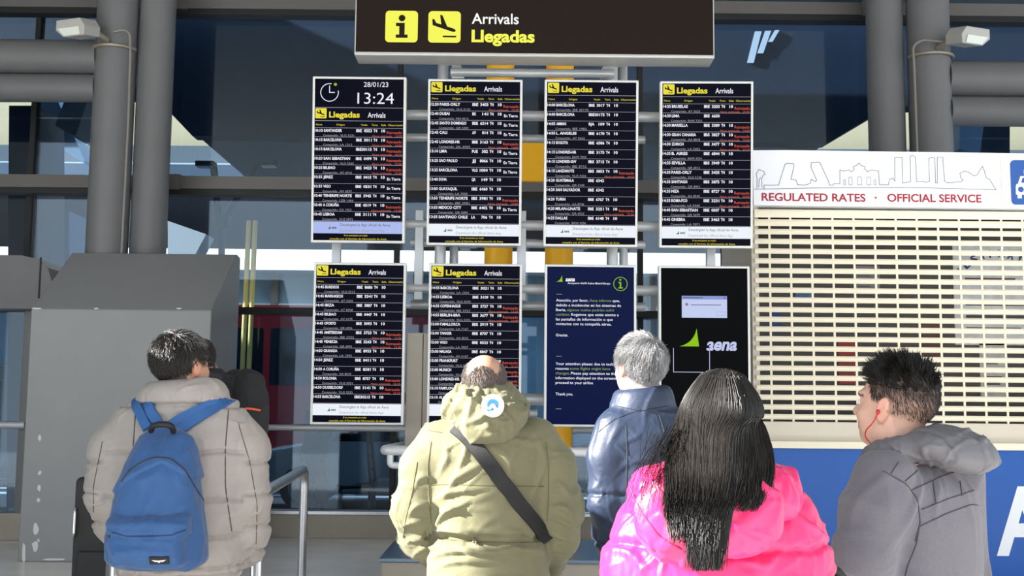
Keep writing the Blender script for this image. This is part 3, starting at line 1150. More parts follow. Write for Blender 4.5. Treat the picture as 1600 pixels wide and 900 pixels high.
# pictogram plate
b = MB()
c = P(1608, 285, YB - .07)
q = rrect(.31, .39, .035)
b.prism([(c.x + x, YB - .062, c.z + y) for x, y in q], (0, -.008, 0), mat('pictogram_blue', '#1d57a8', .3))
ff = Face((c.x - .155, YB - .0705, c.z + .195), (1, 0, 0), (0, 0, -1), .31, .39)
def fl(pts, m=M_ltr): flat(b, ff, pts, m, .001)
fl([(.26, .36), (.74, .36), (.82, .54), (.18, .54)])
fl([(.14, .54), (.86, .54), (.88, .60), (.88, .78), (.12, .78), (.12, .60)])
fl([(.16, .78), (.28, .78), (.28, .86), (.16, .86)]); fl([(.72, .78), (.84, .78), (.84, .86), (.72, .86)])
fl([(.36, .22), (.64, .22), (.64, .32), (.36, .32)])
mb_ = mat('pictogram_blue', '#1d57a8', .3)
flat(b, ff, [(.32, .40), (.68, .40), (.73, .51), (.27, .51)], mb_, .002)
ring(b, ff, .26, .66, 0, .025, mb_, n=16, lift=.002); ring(b, ff, .74, .66, 0, .025, mb_, n=16, lift=.002)
b.build('pictogram_plate', bt)
# perforated roller shutter
b = MB()
ys = YB + .02
pitch = 15.25
y = 328.0
xs0 = x0 + .02
rows_ = 0
while y < 661:
    hole = 6.9 if y > 360 else (2.5 + 4.4 * max(0, (y - 328)) / 32)
    za, zb_ = zz(y), zz(y + pitch - hole)
    zc = zz(y + pitch)
    mz = (za + zb_) / 2
    b.prism([(xs0, ys, za), (xs0, ys - .010, za - (za - zb_) * .3), (xs0, ys - .010, zb_ + (za - zb_) * .3), (xs0, ys, zb_), (xs0, ys + .012, mz)], (x1 - xs0 - .02, 0, 0), M_cream)
    px = 1171.0
    while px < 1790:
        xw = P(px, 450, YB).x
        if xw > xs0:
            b.bb((xw - .009, ys - .003, zc - .002), (xw + .009, ys + .006, zb_ + .002), M_cream)
        px += 33.2
    y += pitch
    rows_ += 1
b.build('roller_shutter', bt)
b = MB()
b.bb((xs0, ys - .015, zz(691)), (x1, ys + .015, zz(660)), M_creamd)
b.build('shutter_bottom_rail', bt, bevel=.004)
b = MB()
b.bb((x0 - .02, YB - .10, zz(701)), (x1 + .02, YB + .05, zz(690)), M_cream)
b.build('sill', bt, bevel=.006)
b = MB()
b.bb((x0, YB - .05, 0), (x1, YB + .04, zz(701)), M_bluep)
f2 = Face((x0, YB - .051, zz(701)), (1, 0, 0), (0, 0, -1), x1 - x0, zz(701))
gu = lambda px: (P(px, 800, YB - .051).x - f2.O.x) / f2.w
gv = lambda py: (f2.O.z - P(1550, py, YB - .051).z) / f2.h
text(b, f2, 'T', gu(1468), gv(862), 94 * .00549 / f2.h, M_ltr, bold=.03, width=gu(1538) - gu(1468), res=4)
text(b, f2, 'A', gu(1555), gv(864), 96 * .00549 / f2.h, M_ltr, bold=.03, width=gu(1641) - gu(1555), res=4)
b.build('front_panel', bt)
b = MB()
b.bb((x0 + .06, YB + .05, 0), (x0 + .065, YB + .06, .01), M_in)
# things stuck up or standing inside the booth
inside = [
    (1488, 378, 1640, 540, '#e9ecf0', 'pale poster with an arc of blue letters behind the shutter'),
    (1310, 535, 1338, 600, '#a83a30', 'red poster behind the shutter left of the dark haired man'),
    (1243, 455, 1268, 470, '#4b84b8', 'small blue and yellow card behind the shutter'),
    (1440, 500, 1470, 565, '#6b4438', 'brown poster behind the shutter above the dark haired man'),
    (1335, 415, 1375, 460, '#8f8f95', 'grey notice behind the upper part of the shutter'),
    (1530, 535, 1575, 625, '#cfcfcc', 'white notice behind the shutter right of the dark haired man'),
    (1205, 485, 1222, 520, '#2b4c8a', 'dark blue card behind the left part of the shutter'),
]
for (xa_, ya, xb2, y2, colr, lab) in inside:
    Yq = YB + .55
    a, c = P(xa_, ya, Yq), P(xb2, y2, Yq)
    b = MB()
    mm = mat('poster_' + colr[1:], colr, .5, var=.12, vscale=14)
    b.bb((a.x, Yq, c.z), (c.x, Yq + .012, a.z), mm)
    ff = Face((a.x, Yq - .001, a.z), (1, 0, 0), (0, 0, -1), c.x - a.x, a.z - c.z)
    for k in range(5):
        rect(b, ff, .12, .35 + k * .12, .55 + .3 * random.random(), .38 + k * .12, M_in, .001)
    if xa_ == 1488:
        cx_, cz_ = P(1560, 470, Yq).x, P(1560, 470, Yq).z
        for i, ch in enumerate('DESTINATION'):
            an = rad(146 - i * 11.5)
            dd = Vector((math.sin(an), 0, -math.cos(an)))
            fx = Face(Vector((cx_ + .40 * math.cos(an), Yq, cz_ + .40 * math.sin(an))), dd, Vector((-math.cos(an), 0, -math.sin(an))), 1, 1)
            text(b, fx, ch, 0, 0, .066, mat('navy_letters', '#24376e', .5), bold=.03, width=.058 if ch != 'I' else .016, lift=.004)
    o = b.build('poster', origin=((a.x + c.x) / 2, Yq, a.z))
    props(o, lab, 'poster', 'posters inside the taxi booth')
# partition board on which they hang
b = MB()
b.bb((x0 + .06, YB + .562, zz(700)), (x1 - .06, YB + .58, zz(330)), M_in)
b.build('inner_partition', bt)
# ------------------------------------------------------------------ the roadway and viaduct beyond the glass
def pprism(poly, Y, dy, m, name, label, cat, group=None):
    b = MB()
    pts = [P(x, y, Y) for x, y in poly]
    b.prism(pts, (0, dy, 0), m)
    c = sum(pts, Vector((0, 0, 0))) / len(pts)
    return props(b.build(name, origin=(c.x, Y, c.z)), label, cat, group)


# big upper deck of the viaduct (dark soffit with chamfered ends)
pprism([(-900, -240), (-900, 150), (226, 152), (262, 172), (300, 212), (1292, 224), (1366, 180), (1392, 168), (2400, 168), (2400, -240)], 17.0, .3, M_navy,
       'viaduct_beam', 'huge dark navy viaduct beam seen through the glass behind the screens', 'viaduct')
pprism([(262, 172), (392, 284), (1180, 292), (1268, 240), (1300, 215), (1292, 200), (300, 190)], 17.31, .3, M_slate,
       'viaduct_fascia', 'paler slate strip under the dark viaduct beam behind the glass', 'viaduct')
pprism([(-410, 330), (-410, 120), (2300, 130), (2300, 330)], 34.0, 1.0, mat('ochre_concrete', '#d2b48a', .8, var=.1, vscale=.5), 'far_viaduct_wall',
       'sand coloured far viaduct wall glimpsed between the columns', 'wall')
b = MB()
z_ = P(800, 366, 30).z
b.bb((-23.9, 25.0, z_), (30, 33.0, z_ + .8), M_concl)
props(b.build('viaduct_slab', origin=(0, 29, z_)), 'light grey lower viaduct slab above the bright strip of sky', 'viaduct')
b = MB()
b.prism([(-23.9, 23.0, P(800, 306, 23).z), (-23.9, 33, P(800, 306, 23).z + .2), (-23.9, 33, P(800, 306, 23).z + .6), (-23.9, 23, P(800, 306, 23).z + .6)], (56, 0, 0), M_slate)
props(b.build('viaduct_girder', origin=(0, 28, P(800, 306, 23).z)), 'slate girder just above the middle transom behind the glass', 'viaduct')
pprism([(-435, 224), (2300, 238), (2300, 345), (-435, 332)], 33.2, .6, mat('grey_concrete', '#5f6164', .8, var=.08), 'viaduct_band', 'dull grey band below the sand coloured far viaduct wall', 'viaduct')
b = MB(); b.bb((-25, 17.5, -.02), (-24, 48, 11), M_conc); struct(b, 'wall_far_left')  # unseen wall added to hold the sun off the road
# piers and struts left and right
pprism([(14, 165), (58, 165), (58, 806), (10, 806)], 16.0, 1.0, M_navy, 'viaduct_pier', 'dark pier behind the glass at the far left', 'pier')
pprism([(80, 330), (108, 330), (108, 785), (72, 785)], 18.2, .8, mat('blue_pier', '#35506e', .6, var=.1), 'viaduct_pier', 'blue grey pier left of the outer left column behind the glass', 'pier')
pprism([(62, 135), (80, 135), (132, 250), (132, 256), (62, 210)], 17.302, .5, mat('pale_blue_steel', '#8fa6bd', .5), 'inclined_strut', 'pale blue inclined strut behind the glass at the far left', 'strut')
pprism([(86, 196), (108, 138), (140, 148), (118, 212)], 16.0, .98, M_beam, 'hanging_box', 'dark grey tilted box behind the glass by the left column', 'box')
pprism([(1534, 175), (1578, 175), (1576, 800), (1530, 800)], 16.0, 1.0, M_navy, 'viaduct_pier', 'dark pier behind the glass at the far right above the booth', 'pier')
pprism([(1500, 178), (1540, 178), (1530, 245), (1500, 232)], 15.5, .5, MATS['pale_blue_steel'], 'inclined_strut', 'pale blue strut right of the outer right column behind the glass', 'strut')
pprism([(262, 345), (322, 366), (306, 396), (300, 420), (296, 764), (262, 764)], 21.0, .6, mat('pale_buttress', '#8b97a3', .7), 'abutment', 'pale concrete abutment behind the glass above the grey housing', 'abutment')

# glowing slanted strips, standing in for a skylight's reflection in the upper right glass
M_reflect = emat('skylight_glow', '#eef3fb', 1.4)
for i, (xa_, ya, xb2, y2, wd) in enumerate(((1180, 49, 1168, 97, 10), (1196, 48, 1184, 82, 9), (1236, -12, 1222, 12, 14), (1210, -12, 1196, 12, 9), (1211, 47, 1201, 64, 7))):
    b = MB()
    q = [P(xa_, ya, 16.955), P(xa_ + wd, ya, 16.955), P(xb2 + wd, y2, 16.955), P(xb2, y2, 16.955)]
    b.prism(q, (0, .04, 0), M_reflect)
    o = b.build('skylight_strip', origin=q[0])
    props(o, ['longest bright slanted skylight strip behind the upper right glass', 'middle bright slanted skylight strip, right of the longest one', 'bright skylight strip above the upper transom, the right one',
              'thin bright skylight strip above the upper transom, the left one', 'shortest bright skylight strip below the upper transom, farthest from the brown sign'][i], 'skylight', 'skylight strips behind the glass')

# Y shaped street lamp
M_lamp = mat('lamp_black', '#1c2531', .5)
Y = 15.5
lp = thing('street_lamp', 'dark Y shaped double street lamp behind the glass left of the screens', 'lamp', (P(347, 600, Y).x, Y, -.02))
b = MB()
b.cyl((P(347, 600, Y).x, Y, -.02), P(347, 352, Y), .045, M_lamp)
b.prism([P(x, y, Y - .06) for x, y in ((338, 352), (356, 352), (358, 335), (336, 335))], (0, .12, 0), M_lamp)
b.build('pole', lp, smooth=True)
for pts, hd in (([(342, 340), (334, 262)], (322, 257)), ([(352, 340), (394, 272), (402, 258)], (420, 256))):
    b = MB(); b.tube(arc_path([P(x, y, Y) for x, y in pts], .2), .05, M_lamp, 10); b.build('arm', lp, smooth=True)
    b = MB(); c = P(*hd, Y); b.box(c, (.26, .2, .07), M_lamp); b.box(c - Vector((0, 0, .04)), (.2, .15, .015), MATS['lamp_lens'])
    b.build('lamp_head', lp, bevel=.015)

# slender yellow masts
for px, lab in ((382, 'left'), (392, 'right')):
    b = MB(); a = P(px + 7, 345, 24); a2 = P(px - 3, 520, 24)
    b.cyl((a2.x, 24, -.02), a, .055, mat('pale_yellow', '#e6c66a', .5), 12)
    props(b.build('yellow_mast', origin=(a2.x, 24, 0), smooth=True), '%s slender yellow mast behind the glass left of the screens' % lab, 'mast', 'yellow masts behind the glass')

# far concourse on the other side of the road
M_fglass = mat('far_glass', '#8fb4cf', .2, var=.15, vscale=.7)
M_fw = mat('far_white', '#dfe6ee', .5)
fc_ = thing('far_concourse', 'pale blue glazed concourse across the road seen through the glass', 'building', (0, 46, 0))
b = MB(); b.bb((-23.9, 46, 0), (45, 47, P(800, 432, 46).z), M_fglass); b.build('glass_front', fc_)
b = MB(); b.bb((-23.9, 44.5, P(800, 432, 46).z), (45, 48, P(800, 414, 46).z), M_fw); b.build('roof_edge', fc_)
b = MB(); b.bb((-23.9, 45.8, P(800, 490, 46).z), (45, 46.0, P(800, 478, 46).z), M_fw); b.build('parapet', fc_)
for px in range(-90, 1700, 74):
    b = MB(); x = P(px, 450, 45.5).x; b.bb((x - .14, 45.6, 0), (x + .14, 45.95, P(800, 430, 46).z), M_conc); b.build('pillar', fc_)

# kerb with pale stripes
b = MB()
for k in range(4):
    b.bb((-20, 19 + k * 1.1, -.02), (20, 19.35 + k * 1.1, -.012), mat('road_paint', '#c9ced3', .6))
props(b.build('road_markings'), kind='structure')

# vehicles
M_tyre = M_black
M_cglass = mat('car_glass', '#12202c', .08, spec=.7)


def car(name, label, cx, Y, L, H, Wd, paint, van=False, rz=0.0):
    t = thing(name, label, 'vehicle', (cx, Y, 0))
    def X(u): return cx + (u - .5) * L
    b = MB()
    if van:
        prof = [(0, .12), (0, .82), (.02, .97), (.06, 1), (.94, 1), (.99, .94), (1, .5), (1, .12)]
    else:
        prof = [(0, .18), (.0, .45), (.03, .55), (.14, .60), (.24, .66), (.36, .97), (.44, 1), (.72, .99), (.86, .72), (.97, .66), (1, .5), (1, .2), (.95, .15), (.05, .15)]
    b.prism([(X(u), Y - Wd / 2, v * H) for u, v in prof], (0, Wd, 0), paint)
    b.build('body', t, bevel=.06, bseg=3)
    b = MB()
    if van:
        for u in np.arange(.04, .92, .115):
            b.bb((X(u), Y - Wd / 2 - .012, H * .52), (X(u + .10), Y - Wd / 2 + .02, H * .86), M_cglass)
    else:
        b.prism([(X(u), Y - Wd / 2 - .012, v * H) for u, v in ((.29, .66), (.385, .92), (.535, .93), (.535, .66))], (0, .03, 0), M_cglass)
        b.prism([(X(u), Y - Wd / 2 - .012, v * H) for u, v in ((.55, .66), (.55, .93), (.70, .92), (.80, .70))], (0, .03, 0), M_cglass)
    b.build('side_windows', t)
    for u in (.2, .8):
        b = MB(); b.cyl((X(u), Y - Wd / 2 - .02, .31), (X(u), Y - Wd / 2 + .2, .31), .32, M_tyre, 28); wh = b.build('wheel', t, smooth=True)
        b = MB(); b.cyl((X(u), Y - Wd / 2 - .03, .31), (X(u), Y - Wd / 2 + .02, .31), .2, M_steel, 20); b.build('wheel_rim', wh, smooth=True)
        b = MB(); b.cyl((X(u), Y + Wd / 2 + .02, .31), (X(u), Y + Wd / 2 - .2, .31), .32, M_tyre, 28); b.build('wheel', t, smooth=True)
    for s_ in (-1, 1):
        b = MB(); b.box((X(.012), Y + s_ * Wd * .34, H * .45), (.08, .34, .13), mat('headlamp', '#eaf2f8', .1)); b.build('headlamp', t, bevel=.02)
    return t


car('car', 'white car behind the glass between the man with the backpack and the screens', P(625, 600, 17.5).x, 17.5, 4.4, 1.5, 1.8, mat('car_white', '#fafcff', .15, coat=.6))
car('coach', 'dark red coach parked across the road behind the glass', P(440, 540, 26).x, 26, 10.5, 3.7, 2.4, mat('coach_red', '#c0202f', .3, coat=.4), van=True)
car('van', 'dark van behind the glass below the left edge of the frame', P(-40, 600, 21.5).x, 21.5, 5.2, 2.2, 1.9, mat('van_dark', '#2a3038', .25, coat=.4), van=True)
car('dark_car', 'dark blue car behind the glass to the right of the plinth', P(1040, 620, 20.5).x, 20.5, 4.4, 1.45, 1.8, mat('car_blue', '#23364e', .2, coat=.5))

# luggage trolley behind the glass
Y = 14.4
x0, x1 = P(526, 700, Y).x, P(590, 700, Y).x
tr = thing('luggage_trolley', 'dark luggage trolley behind the glass below the lower left screen', 'trolley', ((x0 + x1) / 2, Y, -.02))
b = MB()
zt_, zb = P(560, 668, Y).z, P(560, 764, Y).z
b.tube(arc_path([(x1 - .04, Y - .22, zb), (x1 - .12, Y - .22, zt_), (x1 - .12, Y + .22, zt_), (x1 - .04, Y + .22, zb)], .08), .022, M_lamp, 12)
b.tube([(x0, Y - .12, zb + .02), (x1 - .04, Y - .22, zb + .05)], .022, M_lamp, 12)
b.tube([(x0, Y + .12, zb + .02), (x1 - .04, Y + .22, zb + .05)], .022, M_lamp, 12)
for k in range(4):
    b.tube([(x1 - .05 - k * .02, Y - .22, zb + .1 + .16 * k), (x1 - .05 - k * .02, Y + .22, zb + .1 + .16 * k)], .014, M_lamp, 10)
b.build('frame', tr, smooth=True)
b = MB(); b.bb((x0, Y - .15, zb + .03), (x1 - .06, Y + .15, zb + .05), M_lamp); b.build('platform', tr)
for (xx, yy) in ((x0 + .06, Y), (x1 - .06, Y - .2), (x1 - .06, Y + .2)):
    b = MB(); b.cyl((xx, yy - .02, .06), (xx, yy + .02, .06), .08, M_black, 20)
    b.bb((xx - .02, yy - .03, .08), (xx + .02, yy + .03, zb + .04), M_lamp)
    b.build('wheel', tr, smooth=True)
# ------------------------------------------------------------------ organic shapes: smooth distance fields turned into meshes
def _n3(v):
    return np.array([v[0], v[1], v[2]], float)


def rotm(yaw=0, pitch=0, roll=0):
    return np.array(Matrix.Rotation(rad(yaw), 3, 'Z') @ Matrix.Rotation(rad(pitch), 3, 'X') @ Matrix.Rotation(rad(roll), 3, 'Y'))


class Field:
    def __init__(self, lo, hi, h):
        self.lo, self.h = _n3(lo), h
        self.n = np.ceil((_n3(hi) - self.lo) / h).astype(int) + 1
        self.v = np.full(self.n, .3, np.float32)
        self.ax = [self.lo[i] + h * np.arange(self.n[i]) for i in range(3)]

    def sub(self, lo, hi, m):
        sl = []
        for i in range(3):
            a = int(np.floor((lo[i] - m - self.lo[i]) / self.h)); b_ = int(np.ceil((hi[i] + m - self.lo[i]) / self.h)) + 1
            a = max(a, 0); b_ = min(b_, self.n[i])
            if b_ <= a:
                return None, None
            sl.append(slice(a, b_))
        sl = tuple(sl)
        X = self.ax[0][sl[0]][:, None, None]; Y = self.ax[1][sl[1]][None, :, None]; Z = self.ax[2][sl[2]][None, None, :]
        return sl, (X, Y, Z)

    def put(self, sl, d, k, op):
        o = self.v[sl]
        if op == 'sub':
            d = -d
            if k > 0:
                hh = np.maximum(k - np.abs(o - d), 0) / k
                self.v[sl] = np.maximum(o, d) + hh * hh * k * .25
            else:
                self.v[sl] = np.maximum(o, d)
        else:
            if k > 0:
                hh = np.maximum(k - np.abs(o - d), 0) / k
                self.v[sl] = np.minimum(o, d) - hh * hh * k * .25
            else:
                self.v[sl] = np.minimum(o, d)

    def ell(self, c, r, R=None, k=.02, op='add'):
        c = _n3(c); r = _n3(r)
        e = np.sqrt(((R * r) ** 2).sum(1)) if R is not None else r
        sl, g = self.sub(c - e, c + e, k + 4 * self.h)
        if sl is None: return
        X, Y, Z = g[0] - c[0], g[1] - c[1], g[2] - c[2]
        if R is not None:
            q = [X * R[0, i] + Y * R[1, i] + Z * R[2, i] for i in range(3)]
        else:
            q = [X, Y, Z]
        k0 = np.sqrt((q[0] / r[0]) ** 2 + (q[1] / r[1]) ** 2 + (q[2] / r[2]) ** 2)
        k1 = np.sqrt((q[0] / r[0] ** 2) ** 2 + (q[1] / r[1] ** 2) ** 2 + (q[2] / r[2] ** 2) ** 2) + 1e-9
        self.put(sl, (k0 * (k0 - 1) / k1).astype(np.float32), k, op)

    def cone(self, a, b_, ra, rb, k=.02, op='add'):
        a, b_ = _n3(a), _n3(b_)
        rm = max(ra, rb)
        sl, g = self.sub(np.minimum(a, b_) - rm, np.maximum(a, b_) + rm, k + 4 * self.h)
        if sl is None: return
        ab = b_ - a
        L = (ab ** 2).sum() + 1e-12
        X, Y, Z = g[0] - a[0], g[1] - a[1], g[2] - a[2]
        t = np.clip((X * ab[0] + Y * ab[1] + Z * ab[2]) / L, 0, 1)
        d = np.sqrt((X - t * ab[0]) ** 2 + (Y - t * ab[1]) ** 2 + (Z - t * ab[2]) ** 2) - (ra + (rb - ra) * t)
        self.put(sl, d.astype(np.float32), k, op)

    def limb(self, pts, rs, k=.03, op='add'):
        for i in range(len(pts) - 1):
            self.cone(pts[i], pts[i + 1], rs[i], rs[i + 1], k, op)

    def stack(self, lv, yaw=0, k=.03, n=2.4, cap=.03, op='add'):
        """lv: rows (z, cx, cy, a, b) from any order: a column of superellipses"""
        lv = sorted(lv)
        A = np.array(lv, float)
        z = A[:, 0]
        zz = np.linspace(z[0], z[-1], 120)
        B = np.array([np.interp(zz, z, A[:, i]) for i in range(1, 5)])
        ker = np.array([1, 2, 3, 4, 3, 2, 1], float); ker /= ker.sum()
        B = np.array([np.convolve(np.pad(q, 3, mode='edge'), ker, 'valid') for q in B])
        c, s = math.cos(rad(yaw)), math.sin(rad(yaw))
        am = max(B[2].max(), B[3].max())
        lo = np.array([B[0].min() - am, B[1].min() - am, z[0]]); hi = np.array([B[0].max() + am, B[1].max() + am, z[-1]])
        sl, g = self.sub(lo, hi, k + 4 * self.h)
        if sl is None: return
        Z = g[2].ravel()
        cx, cy, a, b_ = [np.interp(Z, zz, B[i])[None, None, :] for i in range(4)]
        dx, dy = g[0] - cx, g[1] - cy
        u, w_ = dx * c + dy * s, -dx * s + dy * c
        rr = ((np.abs(u) / a) ** n + (np.abs(w_) / b_) ** n) ** (1 / n)
        d = (rr - 1) * np.minimum(a, b_)
        dz = np.maximum(g[2] - z[-1], z[0] - g[2]) + 0 * d
        q = np.maximum(cap - np.abs(d - dz), 0) / cap
        d = np.maximum(d, dz) + q * q * cap * .25
        self.put(sl, d.astype(np.float32), k, op)

    def cutbox(self, lo, hi):
        sl, g = self.sub(_n3(lo), _n3(hi), 0)
        if sl is None: return
        self.v[sl] = np.maximum(self.v[sl], .05)

    def mesh(self, smooth=2):
        v = self.v
        s = v < 0
        nx, ny, nz = v.shape
        cnt = np.zeros((nx - 1, ny - 1, nz - 1), np.int8)
        offs = [(i, j, k) for i in (0, 1) for j in (0, 1) for k in (0, 1)]
        for (i, j, k) in offs:
            cnt += s[i:nx - 1 + i, j:ny - 1 + j, k:nz - 1 + k]
        act = (cnt > 0) & (cnt < 8)
        idx = np.argwhere(act)
        vid = np.full(act.shape, -1, np.int64)
        vid[act] = np.arange(len(idx))
        acc = np.zeros((len(idx), 3)); c = np.zeros(len(idx))
        cv = {o: v[idx[:, 0] + o[0], idx[:, 1] + o[1], idx[:, 2] + o[2]] for o in offs}
        for o in offs:
            for ax in range(3):
                if o[ax] == 0:
                    p = list(o); p[ax] = 1; p = tuple(p)
                    a, b_ = cv[o], cv[p]
                    m = (a < 0) != (b_ < 0)
                    t = np.where(m, a / (a - b_ + 1e-20), 0)
                    pos = np.tile(np.array(o, float), (len(idx), 1)); pos[:, ax] += t
                    acc[m] += pos[m]; c[m] += 1
        V = self.lo + self.h * (idx + acc / c[:, None])
        Q = []
        for ax in range(3):
            o1, o2 = [(1, 2), (2, 0), (0, 1)][ax]
            sa = [slice(None)] * 3; sb = [slice(None)] * 3
            sa[ax] = slice(0, -1); sb[ax] = slice(1, None)
            A_, B_ = s[tuple(sa)], s[tuple(sb)]
            e = np.argwhere(A_ != B_)
            ok = (e[:, o1] > 0) & (e[:, o2] > 0) & (e[:, o1] < v.shape[o1] - 1) & (e[:, o2] < v.shape[o2] - 1)
            e = e[ok]
            inside = A_[e[:, 0], e[:, 1], e[:, 2]]
            def cell(d1, d2):
                q = e.copy(); q[:, o1] -= d1; q[:, o2] -= d2
                return vid[q[:, 0], q[:, 1], q[:, 2]]
            q = np.stack([cell(1, 1), cell(0, 1), cell(0, 0), cell(1, 0)], 1)
            q[~inside] = q[~inside][:, ::-1]
            Q.append(q)
        Q = np.concatenate(Q)
        Q = Q[(Q >= 0).all(1)]
        for _ in range(smooth):
            V = relax(V, Q, .5)
        return V, Q


def relax(V, Q, f=.5):
    s = np.zeros_like(V); c = np.zeros(len(V))
    for a, b_ in ((0, 1), (1, 2), (2, 3), (3, 0)):
        i, j = Q[:, a], Q[:, b_]
        for d in range(3):
            s[:, d] += np.bincount(i, V[j, d], len(V)) + np.bincount(j, V[i, d], len(V))
        c += np.bincount(i, minlength=len(V)) + np.bincount(j, minlength=len(V))
    c = np.maximum(c, 1)
    return V + f * (s / c[:, None] - V)


def normals(V, Q):
    n = np.cross(V[Q[:, 2]] - V[Q[:, 0]], V[Q[:, 3]] - V[Q[:, 1]])
    o = np.zeros_like(V)
    for k in range(4):
        for d in range(3):
            o[:, d] += np.bincount(Q[:, k], n[:, d], len(V))
    return o / (np.linalg.norm(o, axis=1)[:, None] + 1e-12)


def vnoise(p, seed=0):
    p = np.asarray(p, float)
    i = np.floor(p).astype(np.int64); f = p - i
    f = f * f * (3 - 2 * f)
    def hsh(a, b_, c):
        h = (a * 374761393 + b_ * 668265263 + c * 1440662683 + seed * 974634221) & 0xffffffff
        h = ((h ^ (h >> 13)) * 1274126177) & 0xffffffff
        h = ((h ^ (h >> 16)) * 2246822519) & 0xffffffff
        return (h ^ (h >> 15)) / 4294967295.0
    r = 0
    for a in (0, 1):
        for b_ in (0, 1):
            for c in (0, 1):
                w_ = (f[:, 0] if a else 1 - f[:, 0]) * (f[:, 1] if b_ else 1 - f[:, 1]) * (f[:, 2] if c else 1 - f[:, 2])
                r = r + w_ * hsh(i[:, 0] + a, i[:, 1] + b_, i[:, 2] + c)
    return r


def fbm(p, seed=0, o=3):
    r, a, t = 0, 1.0, 0
    for k in range(o):
        r = r + a * vnoise(p * (2 ** k), seed + k); t += a; a *= .5
    return r / t


def ridge(p, seed=0, o=2):
    r, a, t = 0, 1.0, 0
    for k in range(o):
        r = r + a * (1 - np.abs(2 * vnoise(p * (2 ** k), seed + k) - 1)) ** 2; t += a; a *= .5
    return r / t


def np_mesh(name, V, Q, m, parent=None, origin=None, colors=None, sharp=None):
    me = bpy.data.meshes.new(name)
    me.from_pydata(V.tolist(), [], Q.tolist())
    for q in (m if isinstance(m, list) else [m]):
        me.materials.append(q)
    me.shade_smooth()
    if colors is not None:
        at = me.color_attributes.new('Col', 'FLOAT_COLOR', 'POINT')
        at.data.foreach_set('color', np.concatenate([colors, np.ones((len(V), 1))], 1).astype(np.float32).ravel())
    me.update()
    return link_mesh(name, me, parent, origin)


def bvh(V, Q):
    return BVHTree.FromPolygons([tuple(v) for v in V], [tuple(int(i) for i in q) for q in Q])


def onto(tree, px, py, lift=.004):
    """first point of a surface met along the sight line through a pixel, lifted off the surface"""
    d = (ROT @ Vector(((px - 800) / FPX, -(py - 450) / FPX, -1.0))).normalized()
    hit, nr, _, _ = tree.ray_cast(EYE, d)
    if hit is None:
        return None, None
    if nr.dot(d) > 0:
        nr = -nr
    return hit + nr * lift, nr


def dense(pts, n=24):
    pts = np.array(pts, float)
    d = np.r_[0, np.cumsum(np.linalg.norm(np.diff(pts, axis=0), axis=1))]
    t = np.linspace(0, d[-1], n)
    out = np.stack([np.interp(t, d, pts[:, i]) for i in range(pts.shape[1])], 1)
    ker = np.array([1, 2, 1.]) / 4
    for _ in range(2):
        q = np.stack([np.convolve(np.pad(out[:, i], 1, mode='edge'), ker, 'valid') for i in range(out.shape[1])], 1)
        q[0], q[-1] = out[0], out[-1]
        out = q
    return out


def ribbon(mb, pts, nrm, wd, th, m):
    """flat band along pts with surface normals nrm"""
    n = len(pts)
    vs, fs = [], []
    for i in range(n):
        p = Vector(pts[i]); t = (Vector(pts[min(i + 1, n - 1)]) - Vector(pts[max(i - 1, 0)])).normalized()
        nn = Vector(nrm[i]).normalized()
        s = t.cross(nn).normalized()
        ww = wd[i] if isinstance(wd, (list, tuple, np.ndarray)) else wd
        vs += [p - s * ww / 2, p - s * ww / 2 * .92 + nn * th, p + s * ww / 2 * .92 + nn * th, p + s * ww / 2]
    for i in range(n - 1):
        for k in range(4):
            k2 = (k + 1) % 4
            fs.append((i * 4 + k, i * 4 + k2, i * 4 + 4 + k2, i * 4 + 4 + k))
    fs += [(0, 1, 2, 3), ((n - 1) * 4 + 3, (n - 1) * 4 + 2, (n - 1) * 4 + 1, (n - 1) * 4)]
    mb.add(vs, fs, m)


def surf_band(mb, tree, px_pts, wd, th, m, lift=.002, n=28, tail=(), it=3):
    pts, nr = [], []
    for q in dense(px_pts, n):
        a, b_ = onto(tree, q[0], q[1], lift)
        if a is not None:
            pts.append(np.array(a)); nr.append(np.array(b_))
    if len(pts) < 3: return
    for t_ in tail:
        pts.append(pts[-1] + np.array(t_)); nr.append(np.array((0, -.25, 1.0)))
    P_, N_ = np.array(pts), np.array(nr)
    for _ in range(it):
        P_[1:-1] = (P_[:-2] + 2 * P_[1:-1] + P_[2:]) / 4
        N_[1:-1] = (N_[:-2] + 2 * N_[1:-1] + N_[2:]) / 4
    ribbon(mb, P_, N_, wd, th, m)


def surf_cord(mb, tree, px_pts, r, m, lift=.0012, n=46, seg=6):
    pts = []
    for q in dense(px_pts, n):
        a, b_ = onto(tree, q[0], q[1], lift)
        if a is not None: pts.append(np.array(a))
    if len(pts) > 2:
        P_ = np.array(pts)
        P_[1:-1] = (P_[:-2] + 2 * P_[1:-1] + P_[2:]) / 4
        mb.tube(P_, r, m, seg)


